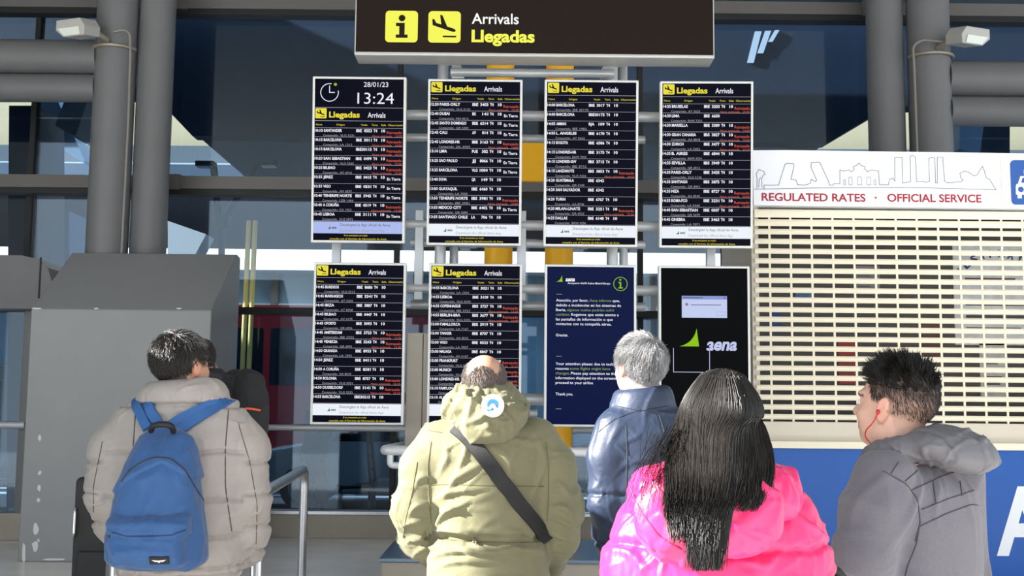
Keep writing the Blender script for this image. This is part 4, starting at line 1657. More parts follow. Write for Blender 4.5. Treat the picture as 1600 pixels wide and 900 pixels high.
def strands(name, paths, r0, m, parent, taper=.25, seg=3):
    """many thin tapered hairs as one mesh; paths (N,K,3)"""
    paths = np.asarray(paths, float)
    N, K, _ = paths.shape
    t = np.gradient(paths, axis=1)
    t /= np.linalg.norm(t, axis=2, keepdims=True) + 1e-12
    ref = np.tile(np.array([0.31, 0.9, 0.3]), (N, K, 1))
    s = np.cross(t, ref); s /= np.linalg.norm(s, axis=2, keepdims=True) + 1e-9
    u = np.cross(s, t)
    rr = np.broadcast_to(np.asarray(r0, float).reshape(-1, 1), (N, 1)) * (1 - (1 - taper) * np.linspace(0, 1, K) ** 2)[None, :]
    ang = np.arange(seg) * 2 * math.pi / seg
    V = paths[:, :, None, :] + rr[:, :, None, None] * (s[:, :, None, :] * np.cos(ang)[None, None, :, None] + u[:, :, None, :] * np.sin(ang)[None, None, :, None])
    V = V.reshape(-1, 3)
    base = (np.arange(N) * K * seg)[:, None, None]
    kk = (np.arange(K - 1) * seg)[None, :, None]
    a = np.arange(seg)[None, None, :]; a2 = (a + 1) % seg
    Q = np.stack([base + kk + a, base + kk + a2, base + kk + seg + a2, base + kk + seg + a], -1).reshape(-1, 4)
    return np_mesh(name, V, Q, m, parent)


# ------------------------------------------------------------------ people
M_skin = mat('skin', '#c08a6c', .5, attr=True, var=.05, vscale=30, spec=.35)
M_denim = mat('blue_denim', '#2f4a72', .85, var=.12, vscale=30, bump=.15, bscale=500)
M_trs = mat('dark_trousers', '#22242a', .85, bump=.1, bscale=300)
M_shoe = mat('dark_leather_shoe', '#191817', .45)
M_sole = mat('shoe_sole', '#3a3835', .8)


class Head:
    """frame of a head: +Y face, +X its right, +Z up, metres; eyes at the origin height"""
    def __init__(self, c, yaw=0, pitch=0, roll=0, s=1.0):
        self.c, self.R, self.s = _n3(c), rotm(yaw, pitch, roll), s

    def w(self, p):
        return self.c + self.s * (np.asarray(p, float) @ self.R.T)

    def loc(self, V):
        return ((V - self.c) @ self.R) / self.s

    def skull(self, f, hair=0.0, k=.02):
        R, s = self.R, self.s
        f.ell(self.w((0, -.014, .030)), np.array((.076, .098, .087)) * s + hair, R, k)

    def build(self, f, ear=True):
        R, s, w_ = self.R, self.s, self.w
        E = lambda c, r, k=.015, op='add', RR=None: f.ell(w_(c), np.array(r) * s, R if RR is None else R @ RR, k * s, op)
        self.skull(f)
        E((0, .030, -.035), (.062, .062, .075), .03)
        E((0, .050, -.088), (.040, .036, .028), .025)
        E((.045, .012, -.060), (.022, .05, .035), .025); E((-.045, .012, -.060), (.022, .05, .035), .025)
        E((.038, .062, -.030), (.024, .022, .022), .02); E((-.038, .062, -.030), (.024, .022, .022), .02)
        E((0, .078, .022), (.052, .018, .012), .015)
        for x in (.032, -.032):
            E((x, .094, .001), (.019, .014, .012), .012, 'sub')
        f.cone(w_((0, .086, .006)), w_((0, .108, -.030)), .008 * s, .012 * s, .012 * s)
        E((.012, .096, -.034), (.009, .011, .008), .008); E((-.012, .096, -.034), (.009, .011, .008), .008)
        E((0, .086, -.058), (.024, .012, .006), .007); E((0, .085, -.070), (.021, .012, .007), .007)
        E((0, .099, -.0635), (.022, .006, .0018), .003, 'sub')
        for x in (.031, -.031):
            E((x, .076, .0), (.0135, .0135, .0135), .002)
        for sx in (1, -1):
            RR = rotm(0, 12, 0) @ rotm(-22 * sx, 0, 0)
            E((.079 * sx, -.006, -.006), (.009, .019, .033), .006, 'add', RR)
            E((.078 * sx, -.002, -.032), (.007, .010, .012), .008, 'add', RR)
            E((.090 * sx, -.002, .0), (.007, .011, .019), .004, 'sub', RR)

    def colors(self, V, base, hairf=None):
        p = self.loc(V)
        C = np.tile(np.array(base, float), (len(V), 1))
        def blend(mask, col):
            mask = np.clip(mask, 0, 1)[:, None]
            return C * (1 - mask) + np.array(col)[None] * mask
        lip = ((p[:, 0] / .025) ** 2 + ((p[:, 2] + .064) / .011) ** 2 < 1) & (p[:, 1] > .08)
        C = blend(lip * .55, (.42, .14, .12))
        rd = ((np.abs(p[:, 0]) > .074) & (np.abs(p[:, 1]) < .035) & (np.abs(p[:, 2] + .006) < .045)) * .28
        C = blend(rd, (.55, .16, .11))
        for x in (.031, -.031):
            d = np.linalg.norm(p - np.array((x, .076, 0)), axis=1)
            C = blend((d < .0150) & (p[:, 1] > .080), (.8, .78, .74))
            r2 = np.hypot(p[:, 0] - x, p[:, 2])
            C = blend((r2 < .0062) & (d < .016) & (p[:, 1] > .082), (.03, .018, .012))
            br = (np.abs(p[:, 0] - x * 1.08) < .022) & (np.abs(p[:, 2] - .021 + 6 * (np.abs(p[:, 0]) - .032) ** 2) < .0045) & (p[:, 1] > .066)
            C = blend(br * .8, (.03, .022, .018))
        if hairf is not None:
            mk, col = hairf(p)
            C = blend(mk, col)
        return C


def hand(f, wr, d, n, s=1.0, curl=35, side=1):
    """hand from wrist wr along d, palm facing n; side +1 thumb towards n x d"""
    wr, d, n = Vector(wr), Vector(d).normalized(), Vector(n).normalized()
    n = (n - d * n.dot(d)).normalized()
    sd = d.cross(n).normalized() * side
    R = np.array([list(sd), list(d), list(n)]).T
    f.ell(wr + d * .048 * s, np.array((.040, .052, .016)) * s, R, .015)
    f.cone(wr - d * .02, wr + d * .02, .027 * s, .026 * s, .02)
    for i, (o, L) in enumerate(((.030, .070), (.010, .080), (-.010, .074), (-.029, .058))):
        p = wr + d * (.088 - abs(o) * .12) * s + sd * o * s
        ang = 0
        for j, fr in enumerate((.46, .30, .24)):
            ang += rad(curl * (.7 if j == 0 else 1))
            q = p + (d * math.cos(ang) + n * math.sin(ang)) * L * fr * s
            f.cone(p, q, (.0092 - .0008 * j) * s, (.0086 - .0008 * j) * s, .004)
            p = q
    p = wr + d * .025 * s + sd * .030 * s
    q = p + (d * .55 + sd * .75 + n * .3).normalized() * .038 * s
    r_ = q + (d * .85 + sd * .2 + n * .5).normalized() * .030 * s
    f.cone(p, q, .013 * s, .0105 * s, .012); f.cone(q, r_, .0105 * s, .009 * s, .004)


def make_body(label, hd, J, skin, hairf=None, res=.006, group=None, handn=None):
    """one continuous figure; J: joints neck, sl, el, wl, sr, er, wr, pelvis, feet (l, r), yaw"""
    yw = J['yaw']
    R = rotm(yw)
    pel = _n3(J['pelvis']); nk = _n3(J['neck'])
    fl, frt = _n3(J['foot_l']), _n3(J['foot_r'])
    allp = np.array([_n3(J[k]) for k in ('neck', 'sl', 'el', 'wl', 'sr', 'er', 'wr', 'pelvis', 'foot_l', 'foot_r')] + [hd.w((0, 0, .13)), hd.w((0, .13, 0)), hd.w((0, -.13, 0))])
    lo = allp.min(0) - .24; hi = allp.max(0) + .24
    lo[2] = -.03; hi[2] = allp[:, 2].max() + .05
    f = Field(lo, hi, res)
    hd.build(f)
    f.cone(hd.w((0, -.020, -.055)), nk, .056, .064, .03)
    mid = (_n3(J['sl']) + _n3(J['sr'])) / 2
    f.ell(mid + np.array((0, 0, -.13)), (.150, .105, .20), R, .05)
    f.ell((mid + pel) / 2 + np.array((0, 0, -.02)), (.135, .10, .17), R, .06)
    f.ell(pel, (.155, .115, .12), R, .06)
    f.cone(nk, _n3(J['sl']), .055, .055, .04); f.cone(nk, _n3(J['sr']), .055, .055, .04)
    for s_ in ('l', 'r'):
        f.limb([J['s' + s_], J['e' + s_], J['w' + s_]], [.054, .042, .028], .03)
        wv = Vector(J['w' + s_]); dv = (wv - Vector(J['e' + s_])).normalized()
        sgn = 1 if s_ == 'l' else -1
        inner = Vector(R @ np.array((sgn, 0.0, 0.0)))
        n_ = inner if handn is None else Vector(handn)
        hand(f, wv, dv, n_, 1.0, 28, side=-1 if s_ == 'l' else 1)
        hip = pel + R @ np.array((-.085 * sgn, 0, -.04)); ft = fl if s_ == 'l' else frt
        kn = (hip + ft) / 2 + R @ np.array((0, .015, .03))
        f.limb([hip, kn, ft + np.array((0, 0, .09))], [.082, .056, .042], .04)
        f.limb([ft + np.array((0, 0, .07)), ft + R @ np.array((0, .15, .035))], [.042, .032], .03)
        f.ell(ft + R @ np.array((0, -.02, .035)), (.032, .04, .034), R, .02)
    V, Q = f.mesh(1)
    C = hd.colors(V, skin, hairf)
    org = ((fl[0] + frt[0]) / 2, (fl[1] + frt[1]) / 2, 0.0)
    o = np_mesh('person', V, Q, M_skin, None, org, C)
    props(o, label, 'person', group)
    return o


def legs(body, J, m, res=.009, fat=1.0, shoe=None):
    R = rotm(J['yaw'])
    pel = _n3(J['pelvis'])
    fl, frt = _n3(J['foot_l']), _n3(J['foot_r'])
    lo = np.minimum(np.minimum(fl, frt), pel) - .3; hi = np.maximum(np.maximum(fl, frt), pel) + .3
    lo[2] = -.02; hi[2] = pel[2] + .22
    f = Field(lo, hi, res)
    f.ell(pel + np.array((0, 0, .02)), np.array((.178, .138, .15)) * fat, R, .05)
    for ft, sgn in ((fl, 1), (frt, -1)):
        hip = pel + R @ np.array((-.088 * sgn, 0, -.05))
        kn = (hip + ft) / 2 + R @ np.array((0, .015, .03))
        f.limb([hip, kn, ft + np.array((0, 0, .10))], [.108 * fat, .080 * fat, .066 * fat], .05)
        f.cone(ft + np.array((0, 0, .11)), ft + np.array((0, .01, .06)), .068 * fat, .066 * fat, .03)
    V, Q = f.mesh(2)
    N = normals(V, Q)
    V = V + N * ((ridge(V * np.array((14, 14, 26)), 5) - .4) * .008)[:, None]
    np_mesh('trousers', V, Q, m, body)
    for ft in (fl, frt):
        f = Field(ft - .2, ft + np.array((.2, .3, .2)), .006)
        f.limb([ft + R @ np.array((0, -.01, .055)), ft + R @ np.array((0, .16, .042))], [.056, .044], .03)
        f.cone(ft + np.array((0, 0, .06)), ft + np.array((0, 0, .12)), .052, .056, .03)
        f.ell(ft + R @ np.array((0, .075, .012)), (.052, .165, .020), R, .012)
        f.cutbox(ft - .25, ft + np.array((.3, .3, -.0)) * np.array((1, 1, 0)) + np.array((0, 0, -ft[2])))
        V, Q = f.mesh(1)
        V[:, 2] = np.maximum(V[:, 2], .001)
        np_mesh('shoe', V, Q, shoe or M_shoe, body)


def hair_roots(n, dirf, seed=0):
    """n random directions on the skull accepted by dirf(d)"""
    g = np.random.default_rng(seed)
    out = []
    while sum(len(o) for o in out) < n:
        d = g.normal(size=(4 * n, 3)); d /= np.linalg.norm(d, axis=1)[:, None]
        out.append(d[dirf(d)])
    return np.concatenate(out)[:n]


SK_C = np.array((0, -.014, .030)); SK_R = np.array((.076, .098, .087))


def comb(hd, dirs, length, flow, K=6, lift=.010, curl=0.0, seed=1, down=.2, clump=.35, inset=0):
    """hair paths growing from skull directions, following flow(p, d) tangents, lying lift off the skull"""
    g = np.random.default_rng(seed)
    N = len(dirs)
    p = SK_C + dirs * (SK_R - inset)
    L = np.broadcast_to(np.asarray(length, float), (N,)) * g.uniform(.7, 1.15, N)
    out = [p.copy()]
    ph = g.uniform(0, 6.28, N)
    for k in range(K - 1):
        d = (p - SK_C) / SK_R
        n = d / SK_R; n /= np.linalg.norm(n, axis=1)[:, None]
        fl = flow(p, d) + (vnoise(p * 55, seed)[:, None] - .5) * clump * np.array((1, 1, 1)) * np.array((1., .6, .6))
        fl = fl + np.stack([vnoise(p * 40, seed + 3) - .5, vnoise(p * 40, seed + 4) - .5, vnoise(p * 40, seed + 5) - .5], 1) * clump
        fl = fl - n * (fl * n).sum(1)[:, None]
        fl /= np.linalg.norm(fl, axis=1)[:, None] + 1e-9
        if curl:
            bi = np.cross(n, fl)
            fl = fl + bi * (curl * np.sin(ph + k * 1.7))[:, None]
        p = p + fl * (L / (K - 1))[:, None]
        q = (p - SK_C) / SK_R
        rr = np.linalg.norm(q, axis=1)[:, None]
        tgt = 1 + (lift * (k + 1) / (K - 1) * g.uniform(.5, 1.3, (N, 1))) / .087
        keep = np.maximum(rr, tgt)
        p = SK_C + q / rr * np.where(rr < tgt, tgt, np.minimum(rr, tgt * 1.02)) * SK_R
        p[:, 2] -= down * .002 * k
        out.append(p.copy())
    return hd.w(np.stack(out, 1).reshape(-1, 3)).reshape(N, K, 3)


def rows_px(lv, Y, n=2.4):
    """pixel rows (py, cx, half width px, dy, depth) -> stack rows"""
    o = []
    for (py, cx, hw, dy, b_) in lv:
        a, c = P(cx - hw, py, Y), P(cx + hw, py, Y)
        o.append((a.z, (a.x + c.x) / 2, Y + dy, (c.x - a.x) / 2, b_))
    return o


def creases(V, N, n, h, w_, L, dirf, seed=0, lo=None, hi=None, step=.5):
    """random directed cloth folds: dirf(c, g) gives the direction of a fold at vertex c"""
    g = np.random.default_rng(seed)
    cand = np.arange(len(V))
    if lo is not None:
        ok = np.all((V > np.asarray(lo)) & (V < np.asarray(hi)), axis=1)
        cand = cand[ok]
    if len(cand) == 0: return V
    D = np.zeros(len(V))
    for i in g.choice(cand, n):
        c, nn = V[i], N[i]
        d = np.asarray(dirf(c, g), float); d -= nn * d.dot(nn); d /= np.linalg.norm(d) + 1e-9
        D += fold_at(V, c, nn, d, h * g.uniform(.4, 1.2), w_ * g.uniform(.6, 1.5), L * g.uniform(.5, 1.4), step * g.choice((-1, 1)))
    return V + N * D[:, None]


def fold_at(V, c, nn, d, h, w_, L, step=.5):
    r_ = V - c
    a = r_ @ d; b_ = r_ @ np.cross(nn, d); e = r_ @ nn
    b_ = b_ + .25 * w_ * np.sin(a / L * 3) + (a / L) ** 2 * w_ * .8
    taper = np.exp(-(a / L) ** 2) * (np.abs(e) < .09)
    x = b_ / (w_ * (.6 + .4 * np.exp(-(a / L) ** 2)))
    return h * taper * ((1 - abs(step)) * np.exp(-x ** 2) + step * 1.6 * x * np.exp(-x ** 2))


def px_folds(V, Q, folds, h=.010):
    """folds drawn on the visible side: (x0, y0, x1, y1, width m, height m)"""
    T = bvh(V, Q)
    N = normals(V, Q)
    D = np.zeros(len(V))
    for (x0, y0, x1, y1, w_, hh) in folds:
        a, n1 = onto(T, x0, y0, 0); b_, n2 = onto(T, x1, y1, 0); m, n3 = onto(T, (x0 + x1) / 2, (y0 + y1) / 2, 0)
        if a is None or b_ is None or m is None: continue
        d = np.array(b_ - a); L = np.linalg.norm(d) / 2; d /= 2 * L + 1e-9
        nn = np.array(n3) + .5 * np.array(n1) + .5 * np.array(n2); nn /= np.linalg.norm(nn)
        d -= nn * d.dot(nn); d /= np.linalg.norm(d)
        D += fold_at(V, np.array(m), nn, d, hh, w_, L, .45)
    return V + N * D[:, None]
M_hblack = mat('black_hair', (.013, .011, .010), .38, spec=.38)
M_hdark = mat('dark_hair', (.022, .019, .017), .38, spec=.5)
M_hgrey = mat('grey_hair', (.40, .40, .41), .42, spec=.5, attr=True)
M_seam = mat('seam_thread', '#4c4a47', .8)


def ring_pts(c, ra, rb, R, a0, a1, n, dz=None):
    c = _n3(c)
    o = []
    for k in range(n):
        a = rad(a0 + (a1 - a0) * k / (n - 1))
        p = np.array((ra * math.cos(a), rb * math.sin(a), 0 if dz is None else dz(k / (n - 1))))
        o.append(c + R @ p)
    return o


def hairline(back=-.80, side=-.02, front=.55):
    def f(d):
        x, y, z = d[:, 0], d[:, 1], d[:, 2]
        lim = np.where(y < -.2, back, np.where(y < .5, back + (side - back) * np.clip((y + .2) / .25, 0, 1), side + (front - side) * np.clip((y - .5) / .18, 0, 1)))
        return z > lim
    return f


def crown_flow(c=(0, -.07, .11), down=.4):
    c = np.array(c)
    def f(p, d):
        v = p - c
        v = v / (np.linalg.norm(v, axis=1)[:, None] + 1e-6)
        v[:, 2] -= down
        return v
    return f


def hair_col(mask, col, amt=.9):
    def f(p):
        d = (p - SK_C) / SK_R
        r = np.linalg.norm(d, axis=1)
        d = d / r[:, None]
        return (mask(d) & (r > .93) & (np.abs(p[:, 0]) < .081)) * amt, col
    return f


def quilt(V, N, rows, w_=.010, depth=.012, wob=.006, seed=0, mask=None):
    z = V[:, 2] + (fbm(V * 9, seed) - .5) * wob * 2
    d = np.zeros(len(V))
    rows = sorted(rows)
    for r_ in rows:
        d -= depth * np.exp(-((z - r_) / w_) ** 2)
    gath = np.zeros(len(V))
    for r_ in rows:
        gath += np.exp(-((z - r_) / (w_ * 4)) ** 2)
    d += gath * (vnoise(V * np.array((75, 75, 12)), seed + 2) - .5) * .007
    if mask is not None: d = d * mask
    return V + N * d[:, None]


# ============================================================ man with the blue backpack
Y = 4.0
hd = Head(P(284, 570, Y), yaw=-32, pitch=4, s=1.0)
J = dict(neck=P(283, 626, Y), sl=P(200, 672, Y), sr=P(365, 670, Y), el=P(168, 780, 3.99), wl=P(205, 838, 4.20), er=P(388, 788, 3.98), wr=P(384, 846, 4.2),
         pelvis=(P(284, 880, Y).x, Y + .02, .95), yaw=-6, foot_l=(P(240, 880, Y).x, Y, 0), foot_r=(P(325, 880, Y).x, Y + .05, 0))
msk = hairline(-.86, -.05, .5)
body = make_body('dark haired man in a grey puffer jacket wearing the blue backpack, seen from behind', hd, J, (.46, .25, .165), hair_col(msk, (.03, .027, .025)))
dirs = hair_roots(4200, msk, 3)
pt = comb(hd, dirs, .042, crown_flow((0.02, -.05, .12), .25), 6, .016, .25, 5, clump=.7)
strands('hair', pt, rng.uniform(.0007, .0013, len(pt)), M_hdark, body)
gd = dirs[(dirs[:, 2] > .62) & (dirs[:, 1] > -.35)][:260]
pt = comb(hd, gd, .046, crown_flow((0.02, -.05, .12), .25), 6, .019, .25, 8, clump=.8)
strands('grey_hair', pt, .0009, mat('silver_hair', (.26, .255, .25), .5), body)
# glasses
b = MB()
for x in (.031, -.031):
    b.tube([hd.w((x + .024 * math.cos(a), .102, -.002 + .019 * math.sin(a))) for a in np.linspace(0, 2 * math.pi, 24)[:-1]], .0016, M_dark, 6, closed=True)
b.tube([hd.w((-.008, .104, .003)), hd.w((.008, .104, .003))], .0016, M_dark, 6)
for s_ in (1, -1):
    b.tube([hd.w((.054 * s_, .100, .003)), hd.w((.079 * s_, .07, .006)), hd.w((.085 * s_, -.002, .016)), hd.w((.085 * s_, -.02, .0))], .002, M_dark, 6)
gl = b.build('glasses', origin=hd.w((0, .1, 0)), smooth=True)
props(gl, 'dark framed glasses worn by the man with the blue backpack', 'glasses')
legs(body, J, M_denim, fat=1.0)
# puffer jacket
M_puff = mat('grey_puffer_fabric', '#9a938d', .55, var=.05, vscale=20, bump=.10, bscale=70, sheen=.1)
f = Field((P(80, 600, 4.3).x, 3.62, P(0, 905, Y).z - .02), (P(450, 600, Y).x, 4.42, P(0, 570, Y).z), .0065)
f.stack(rows_px([(628, 285, 52, -.0, .10), (650, 284, 84, -.0, .13), (680, 282, 104, -.0, .155), (730, 281, 110, -.0, .168), (800, 281, 108, .0, .172), (860, 281, 104, .0, .17), (896, 281, 96, .0, .16)], Y), -4, .04, 2.3, .04)
f.limb([P(212, 664, Y), P(182, 705, Y), P(170, 770, 3.985), P(182, 815, 4.06), P(212, 840, 4.22)], [.085, .090, .078, .072, .055], .035)
f.limb([P(350, 660, Y), P(376, 700, Y), P(383, 780, 3.97), P(388, 826, 4.02), P(390, 862, 4.08)], [.085, .092, .084, .070, .050], .035)
RC = rotm(-6)
f.limb(ring_pts(P(286, 621, Y + .01), .098, .088, RC, 0, 360, 28, lambda t: .006 * math.cos(6.28 * t)), [.048] * 28, .03)
f.ell(P(286, 638, Y), (.12, .11, .06), RC, .04)
f.ell(P(286, 604, Y + .01), (.068, .062, .05), RC, .02, 'sub')
f.cone(P(283, 896, Y), P(283, 930, Y), .01, .01, .01)
V, Q = f.mesh(2)
N = normals(V, Q)
cx = P(283, 750, Y).x
arm = np.clip((np.abs(V[:, 0] - cx) - .235) / .02, 0, 1)
zr_ = lambda l, Yq: [P(283, y, Yq).z for y in l]
V = quilt(V, N, zr_([706, 778, 836, 884], 3.9), .007, .013, .010, 1, 1 - arm)
V = quilt(V, N, zr_([722, 772, 822, 860], 3.95), .007, .011, .016, 4, arm)
V = quilt(V, N, [P(283, 634, 3.9).z], .007, .014, .006, 9, 1 - arm)
N = normals(V, Q)
V = creases(V, N, 150, .009, .010, .05, lambda c, g: (g.normal(0, 1), g.normal(0, .5), g.normal(0, .45)), 2)
V = creases(V, normals(V, Q), 120, .005, .006, .03, lambda c, g: (g.normal(0, .5), g.normal(0, .3), g.normal(0, 1)), 3)
jk = np_mesh('jacket', V, Q, M_puff, body)
T_bm = bvh(V, Q)
b = MB()
surf_cord(b, T_bm, [(357, 640), (352, 700), (352, 760), (362, 830)], .0022, M_seam, .0)
surf_cord(b, T_bm, [(212, 640), (208, 700), (206, 760)], .0022, M_seam, .0)
surf_cord(b, T_bm, [(372, 660), (390, 720), (402, 790), (400, 850)], .0018, M_seam, .0)
surf_cord(b, T_bm, [(160, 690), (146, 760), (146, 800)], .0018, M_seam, .0)
b.build('jacket_seams', body, smooth=True)
# hem band
f = Field((cx - .32, 3.72, P(0, 905, Y).z - .05), (cx + .32, 4.3, P(0, 880, Y).z), .008)
f.stack(rows_px([(884, 281, 99, 0, .165), (903, 281, 93, 0, .155)], Y), -4, .02, 2.3, .02)
V, Q = f.mesh(2)
np_mesh('jacket_hem', V, Q, M_puff, body)

# the backpack
M_bp = mat('blue_canvas', '#234f82', .62, var=.07, vscale=14, bump=.18, bscale=420, sheen=.15)
M_bps = mat('blue_strap', '#2c5c95', .6, bump=.2, bscale=500)
YBk = 3.73
bp = thing('backpack', 'blue canvas backpack with front pocket worn by the man in the grey puffer jacket', 'backpack', P(250, 886, YBk))
f = Field((P(150, 600, YBk).x, 3.5, P(0, 900, YBk).z), (P(345, 600, YBk).x, 3.95, P(0, 650, YBk).z), .005)
f.stack(rows_px([(668, 254, 20, .05, .035), (684, 254, 38, .035, .055), (705, 254, 50, .02, .08), (740, 253, 58, .0, .105), (790, 250, 68, -.01, .12), (840, 248, 77, -.012, .125), (872, 247, 79, -.01, .12), (887, 248, 72, .0, .10)], YBk), -4, .02, 2.5, .035)
V, Q = f.mesh(2)
N = normals(V, Q)
zt = P(250, 725, 3.62).z
xx = (V[:, 0] - P(252, 750, 3.65).x)
arch = zt - 1.9 * xx ** 2 - .35 * np.abs(xx)
dd = V[:, 2] - arch
up = np.clip(dd / .004, 0, 1) * np.exp(-np.maximum(dd, 0) / .10)
front = (N[:, 1] < .25)
V = V + N * (front * up * .010)[:, None]
gat = np.exp(-((V[:, 2] - P(250, 672, YBk).z) / .07) ** 2) + .6 * np.exp(-((V[:, 2] - arch + .03) / .035) ** 2)
V = V + N * ((vnoise(V * np.array((34, 20, 7)), 5) - .5) * .016 * gat + (ridge(V * np.array((11, 11, 8)), 8) - .45) * .011)[:, None]
np_mesh('main_compartment', V, Q, M_bp, bp)
T_bp = bvh(V, Q)
f = Field((P(150, 600, 3.6).x, 3.44, P(0, 896, 3.6).z), (P(330, 600, 3.6).x, 3.8, P(0, 780, 3.6).z), .005)
f.stack(rows_px([(800, 234, 60, .03, .030), (815, 233, 64, .0, .060), (838, 233, 60, .0, .060), (858, 232, 61, -.005, .068), (880, 233, 62, .0, .060), (886, 234, 56, .01, .05)], 3.625), -6, .02, 3.0, .02)
V, Q = f.mesh(2)
N = normals(V, Q)
zz_ = P(234, 836, 3.56).z - .10 * np.abs(V[:, 0] - P(234, 836, 3.56).x) ** 1.0 * .3
dd = V[:, 2] - zz_
V = V + N * ((N[:, 1] < .3) * np.clip(dd / .003, 0, 1) * np.exp(-np.maximum(dd, 0) / .06) * .009)[:, None]
V = V + N * ((ridge(V * np.array((15, 12, 20)), 15) - .45) * .011)[:, None]
np_mesh('front_pocket', V, Q, M_bp, bp)
T_pk = bvh(V, Q)
b = MB()
arch_px = [(190, 752), (205, 732), (225, 720), (245, 714), (268, 717), (290, 735), (305, 762), (325, 792)]
surf_cord(b, T_bp, arch_px, .0028, M_dark, .0)
b.build('zip', bp, smooth=True)
b = MB()
surf_cord(b, T_pk, [(176, 832), (200, 838), (235, 838), (268, 836), (290, 828)], .0024, mat('dark_blue_piping', '#163458', .7), .0)
b.build('pocket_zip', bp, smooth=True)
a, n_ = onto(T_pk, 249, 875, .003)
if a is not None:
    b = MB()
    n2 = Vector((n_.x, n_.y, n_.z)).normalized()
    U_ = Vector((0, 0, 1)).cross(n2) * -1
    U_ = Vector((1, 0, 0)) - n2 * n2.x; U_.normalize()
    D_ = n2.cross(U_).normalized() * 1.0
    if D_.z > 0: D_ = -D_
    fc = Face(a - U_ * .030 - D_ * .013, U_, D_, .060, .026)
    if fc.N.dot(n2) < 0: fc.N = -fc.N
    b.prism([fc.at(u, v, .002) for u, v in ((0, 0), (1, 0), (1, 1), (0, 1))], -fc.N * .006, M_black)
    flat(b, fc, [(.12, .35), (.42, .42), (.46, .62), (.30, .60)], M_ltr, .0035)
    flat(b, fc, [(.88, .35), (.58, .42), (.54, .62), (.70, .60)], M_ltr, .0035)
    flat(b, fc, [(.42, .42), (.58, .42), (.54, .72), (.46, .72)], M_ltr, .0035)
    b.build('wing_patch', bp)
# straps over the shoulders
for pts in ([(233, 672), (226, 657), (220, 643), (214, 631)], [(250, 668), (243, 653), (237, 640), (232, 629)]):
    b = MB(); surf_band(b, T_bm, pts, .036, .010, M_bps, .008, 16, [(-.003, .012, .012), (-.002, .02, .010), (-.001, .03, .006), (0, .03, -.004), (0, .03, -.012)], 9); b.build('shoulder_strap', bp, smooth=True)
for pts in ([(262, 668), (284, 655), (308, 642), (330, 631), (342, 627)], [(276, 677), (298, 662), (322, 647), (344, 635), (355, 632)]):
    b = MB(); surf_band(b, T_bm, pts, .034, .010, M_bps, .008, 16, [(.002, .012, .010), (.0, .02, .006), (-.001, .03, .0), (-.002, .03, -.010), (-.002, .03, -.016)], 9); b.build('shoulder_strap', bp, smooth=True)
b = MB()
hp = [P(236, 673, 3.69), P(238, 666, 3.66), P(246, 663, 3.65), P(262, 663, 3.65), P(269, 667, 3.66), P(271, 674, 3.70)]
b.tube(arc_path(hp, .02), .010, M_black, 10)
b.build('haul_handle', bp, smooth=True)
b = MB()
for k in range(6):
    b.ell(P(171.5 + (k % 2) * 1.5, 838 + k * 5, 3.60), (.005, .005, .007), M_black, 8)
b.tube([P(172, 836, 3.61), P(171, 850, 3.59), P(172.5, 868, 3.6)], .003, M_black, 6)
b.build('zip_cord', bp, smooth=True)

# ============================================================ man in the black jacket further back
Y = 5.5
hd = Head(P(309, 566, Y), yaw=30, pitch=0)
J = dict(neck=P(316, 590, Y), sl=P(280, 612, Y - .10), sr=P(368, 605, Y + .10), el=P(276, 690, Y - .1), wl=P(270, 740, Y + .1), er=P(374, 680, Y + .16), wr=P(366, 740, Y + .3),
         pelvis=(P(322, 700, Y).x, Y + .02, .93), yaw=35, foot_l=(P(300, 880, Y).x, Y - .02, 0), foot_r=(P(345, 880, Y).x, Y + .1, 0))
msk = hairline(-.55, -.02, .5)
body = make_body('man in a black jacket, mostly hidden behind the man with the blue backpack', hd, J, (.50, .29, .21), hair_col(msk, (.03, .024, .02)), res=.008)
pt = comb(hd, hair_roots(1500, msk, 4), .022, crown_flow(), 4, .008, .1, 6)
strands('hair', pt, .0012, M_hdark, body)
legs(body, J, M_trs)
M_blk = mat('black_jacket_fabric', '#1a1b20', .55, var=.08, vscale=20, bump=.15, bscale=80)
f = Field((P(240, 600, Y).x, Y - .35, .82), (P(420, 600, Y).x, Y + .5, P(0, 570, Y).z), .009)
mid = (np.array(J['sl']) + np.array(J['sr'])) / 2
f.stack([(mid[2] + .06, mid[0] - .02, mid[1], .10, .09), (mid[2] - .02, mid[0], mid[1], .19, .12), (mid[2] - .2, mid[0], mid[1], .215, .145), (mid[2] - .45, mid[0], mid[1], .20, .15), (.88, mid[0], mid[1], .205, .15)], 35, .04)
for s_ in 'lr':
    f.limb([J['s' + s_], J['e' + s_], J['w' + s_]], [.085, .075, .055], .04)
f.limb(ring_pts(P(316, 586, Y), .075, .07, rotm(35), 0, 360, 16), [.026] * 16, .03)
f.ell(P(314, 576, Y), (.05, .05, .04), None, .02, 'sub')
V, Q = f.mesh(2)
N = normals(V, Q)
V = V + N * ((ridge(V * np.array((9, 9, 16)), 21) - .4) * .014)[:, None]
np_mesh('jacket', V, Q, M_blk, body)
bk = thing('backpack', 'black backpack with an orange stripe behind the grey puffer jacket', 'backpack', P(385, 690, Y - .1))
f = Field((P(345, 600, Y).x, Y - .45, P(0, 700, Y).z), (P(430, 600, Y).x, Y + .2, P(0, 555, Y).z), .007)
f.stack([(P(0, y, Y - .15).z, P(x, y, Y - .15).x, Y - .13, a, .085) for y, x, a in ((574, 384, .03), (586, 387, .060), (615, 389, .078), (650, 390, .082), (680, 389, .072), (688, 388, .05))], 35, .02, 2.6)
V, Q = f.mesh(2)
N = normals(V, Q)
V = V + N * ((ridge(V * 12, 31) - .4) * .012)[:, None]
np_mesh('main_compartment', V, Q, M_nylon, bk)
T_ = bvh(V, Q)
